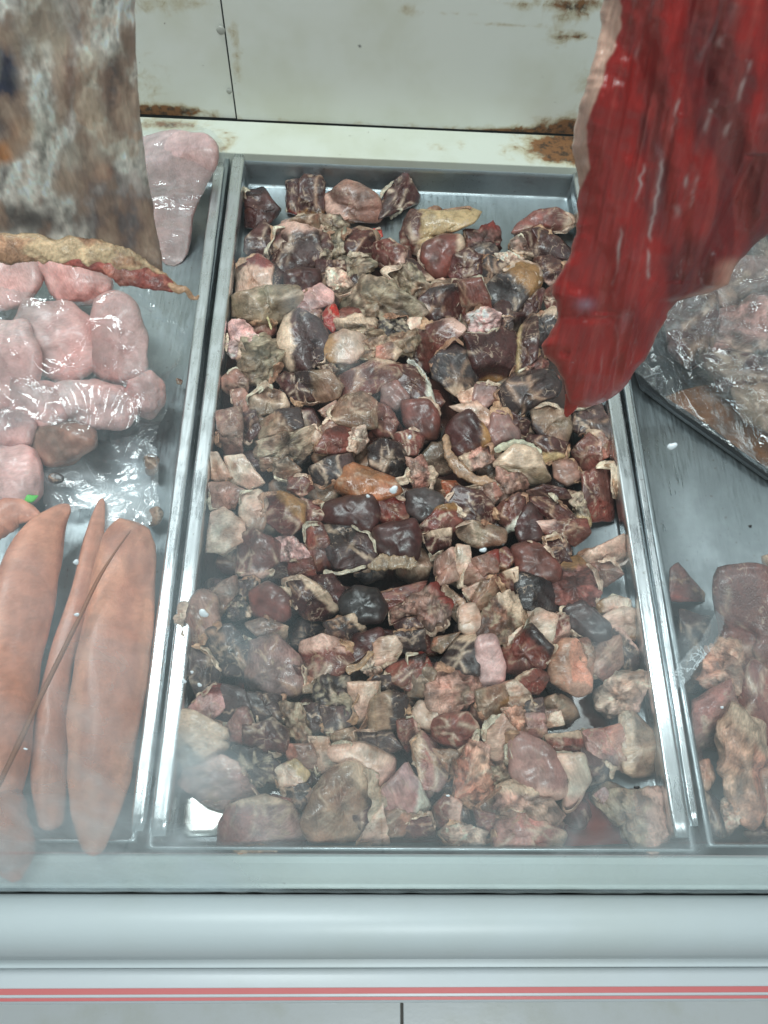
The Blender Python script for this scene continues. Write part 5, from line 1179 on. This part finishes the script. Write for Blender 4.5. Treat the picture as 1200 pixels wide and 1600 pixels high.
fog = math_n(nt, 'MULTIPLY', at.outputs['Fac'], ramp(nt, n1, 0.25, 0.75, 0.75, 1.2))
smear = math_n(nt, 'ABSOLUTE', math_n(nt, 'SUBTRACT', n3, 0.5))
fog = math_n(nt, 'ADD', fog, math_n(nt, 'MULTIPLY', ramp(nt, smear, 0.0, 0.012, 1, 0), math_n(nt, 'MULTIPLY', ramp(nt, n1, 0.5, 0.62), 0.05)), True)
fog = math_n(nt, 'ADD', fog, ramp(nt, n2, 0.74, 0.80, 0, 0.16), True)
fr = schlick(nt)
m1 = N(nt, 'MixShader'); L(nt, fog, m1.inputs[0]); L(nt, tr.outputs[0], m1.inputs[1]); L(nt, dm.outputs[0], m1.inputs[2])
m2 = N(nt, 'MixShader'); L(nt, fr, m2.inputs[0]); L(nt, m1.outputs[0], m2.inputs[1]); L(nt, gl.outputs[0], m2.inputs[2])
L(nt, m2.outputs[0], out.inputs[0]); M['glass'] = m

ALPHA = math.radians(25)
gy = (sy1 + y1s) / 2; gd = np.array([0, math.sin(ALPHA), math.cos(ALPHA)]); gn = np.array([0, -math.cos(ALPHA), math.sin(ALPHA)])
G0 = np.array([0, gy, 0.0004])
def on_glass(u, v):
    d = ray(u, v); t = np.dot(G0 - CAM, gn) / np.dot(d, gn); return CAM + d * t
nx, ns = 260, 220; xs_ = np.linspace(-.6, .6, nx); ss = np.linspace(0, .62, ns)
Xg, Sg = np.meshgrid(xs_, ss); G = G0 + Xg[..., None] * np.array([1, 0, 0]) + Sg[..., None] * gd
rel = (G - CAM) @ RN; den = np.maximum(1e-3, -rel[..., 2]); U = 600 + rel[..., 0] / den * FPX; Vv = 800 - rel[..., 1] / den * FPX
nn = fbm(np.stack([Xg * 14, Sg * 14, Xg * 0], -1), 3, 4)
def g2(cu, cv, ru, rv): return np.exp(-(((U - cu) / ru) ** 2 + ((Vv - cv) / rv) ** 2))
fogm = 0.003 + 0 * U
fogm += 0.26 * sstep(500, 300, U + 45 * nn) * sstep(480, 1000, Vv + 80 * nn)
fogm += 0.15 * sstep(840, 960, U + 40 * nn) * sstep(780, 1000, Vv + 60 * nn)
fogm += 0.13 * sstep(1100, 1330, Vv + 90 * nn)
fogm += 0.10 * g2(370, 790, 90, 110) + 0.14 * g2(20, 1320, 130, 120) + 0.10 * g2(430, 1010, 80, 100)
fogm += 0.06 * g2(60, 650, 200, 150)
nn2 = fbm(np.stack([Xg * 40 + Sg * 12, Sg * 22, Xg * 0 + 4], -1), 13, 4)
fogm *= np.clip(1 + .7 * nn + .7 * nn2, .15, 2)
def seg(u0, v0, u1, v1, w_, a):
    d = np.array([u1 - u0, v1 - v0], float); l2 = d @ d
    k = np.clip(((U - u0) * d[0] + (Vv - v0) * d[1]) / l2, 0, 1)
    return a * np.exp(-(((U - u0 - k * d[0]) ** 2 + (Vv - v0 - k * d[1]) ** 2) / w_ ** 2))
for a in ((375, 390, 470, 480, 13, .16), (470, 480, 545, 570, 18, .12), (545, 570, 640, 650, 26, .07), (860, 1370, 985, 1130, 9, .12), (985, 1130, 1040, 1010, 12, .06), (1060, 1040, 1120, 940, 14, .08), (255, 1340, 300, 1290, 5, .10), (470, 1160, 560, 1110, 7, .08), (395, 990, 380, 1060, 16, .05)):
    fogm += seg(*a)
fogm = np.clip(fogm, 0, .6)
Vb = G.reshape(-1, 3) ; F = [tuple(f) for f in grid_faces(ns, nx, False)]
n = len(Vb); c = [0, nx - 1, (ns - 1) * nx, ns * nx - 1]
m3, nt3, out3 = newmat('glass_back'); t3 = N(nt3, 'BsdfTransparent'); t3.inputs[0].default_value = (0.99, 1, 0.995, 1)
g3 = N(nt3, 'BsdfGlossy'); g3.inputs['Roughness'].default_value = .02; f3 = schlick(nt3)
x3 = N(nt3, 'MixShader'); L(nt3, math_n(nt3, 'MULTIPLY', f3, .7), x3.inputs[0]); L(nt3, t3.outputs[0], x3.inputs[1]); L(nt3, g3.outputs[0], x3.inputs[2]); L(nt3, x3.outputs[0], out3.inputs[0])
Vt = np.concatenate([Vb, Vb[c] - gn * 0.005]); F += [(n, n + 2, n + 3, n + 1)]
F += [tuple(range(0, nx)) + (n + 1, n), tuple(range((ns - 1) * nx, ns * nx))[::-1] + (n + 2, n + 3), tuple(range(0, ns * nx, nx))[::-1] + (n, n + 2), tuple(range(nx - 1, ns * nx, nx)) + (n + 3, n + 1)]
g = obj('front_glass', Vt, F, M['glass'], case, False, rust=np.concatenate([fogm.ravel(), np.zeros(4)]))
g.data.materials.append(m3)
for k in range(1, 6): g.data.polygons[-k].material_index = 1

def drop(name, u, v, r, mat, sq=.5):
    c = on_glass(u, v); t1 = np.array([1.0, 0, 0]); V = []
    rd = float(np.dot(c - CAM, -E3)) * r / FPX
    for k, (ra, hh_) in enumerate(((1, 0), (.93, .35), (.7, .7), (.35, .95), (.05, 1.0))):
        for a in range(14):
            t = a * 2 * math.pi / 14; w_ = 1 + .18 * math.sin(2 * t + u) + .1 * math.sin(3 * t + v)
            V.append(c + gn * (.0001 + hh_ * rd * sq) + (t1 * math.cos(t) + gd * math.sin(t)) * rd * ra * w_)
    o = obj(name, V, grid_faces(5, 14) + [tuple(range(56, 70)), tuple(range(14))[::-1]], mat, None, True)
    o.parent = g; return o
M['drop'] = paint('dried_drop', (0.62, 0.68, 0.70), 0.15, 0.1); M['speck'] = paint('dark_speck', (0.02, 0.02, 0.02), 0.5, 0.1)
for (u, v, r) in ((615, 765, 7), (318, 958, 8), (1050, 697, 7), (287, 1064, 5), (312, 1070, 4), (755, 859, 5), (300, 1050, 3), (285, 1040, 2.5), (120, 960, 4), (640, 683, 3.5), (575, 775, 3), (119, 878, 5), (40, 1170, 3), (700, 1243, 3), (1128, 1105, 3)): drop('dried_drop', u, v, r, M['drop'], .35)
for (u, v, r) in ((995, 1230, 4.5), (1172, 822, 3), (562, 72, 2), (1178, 1484, 0)): 
    if r: drop('dirt_speck', u, v, r, M['speck'])
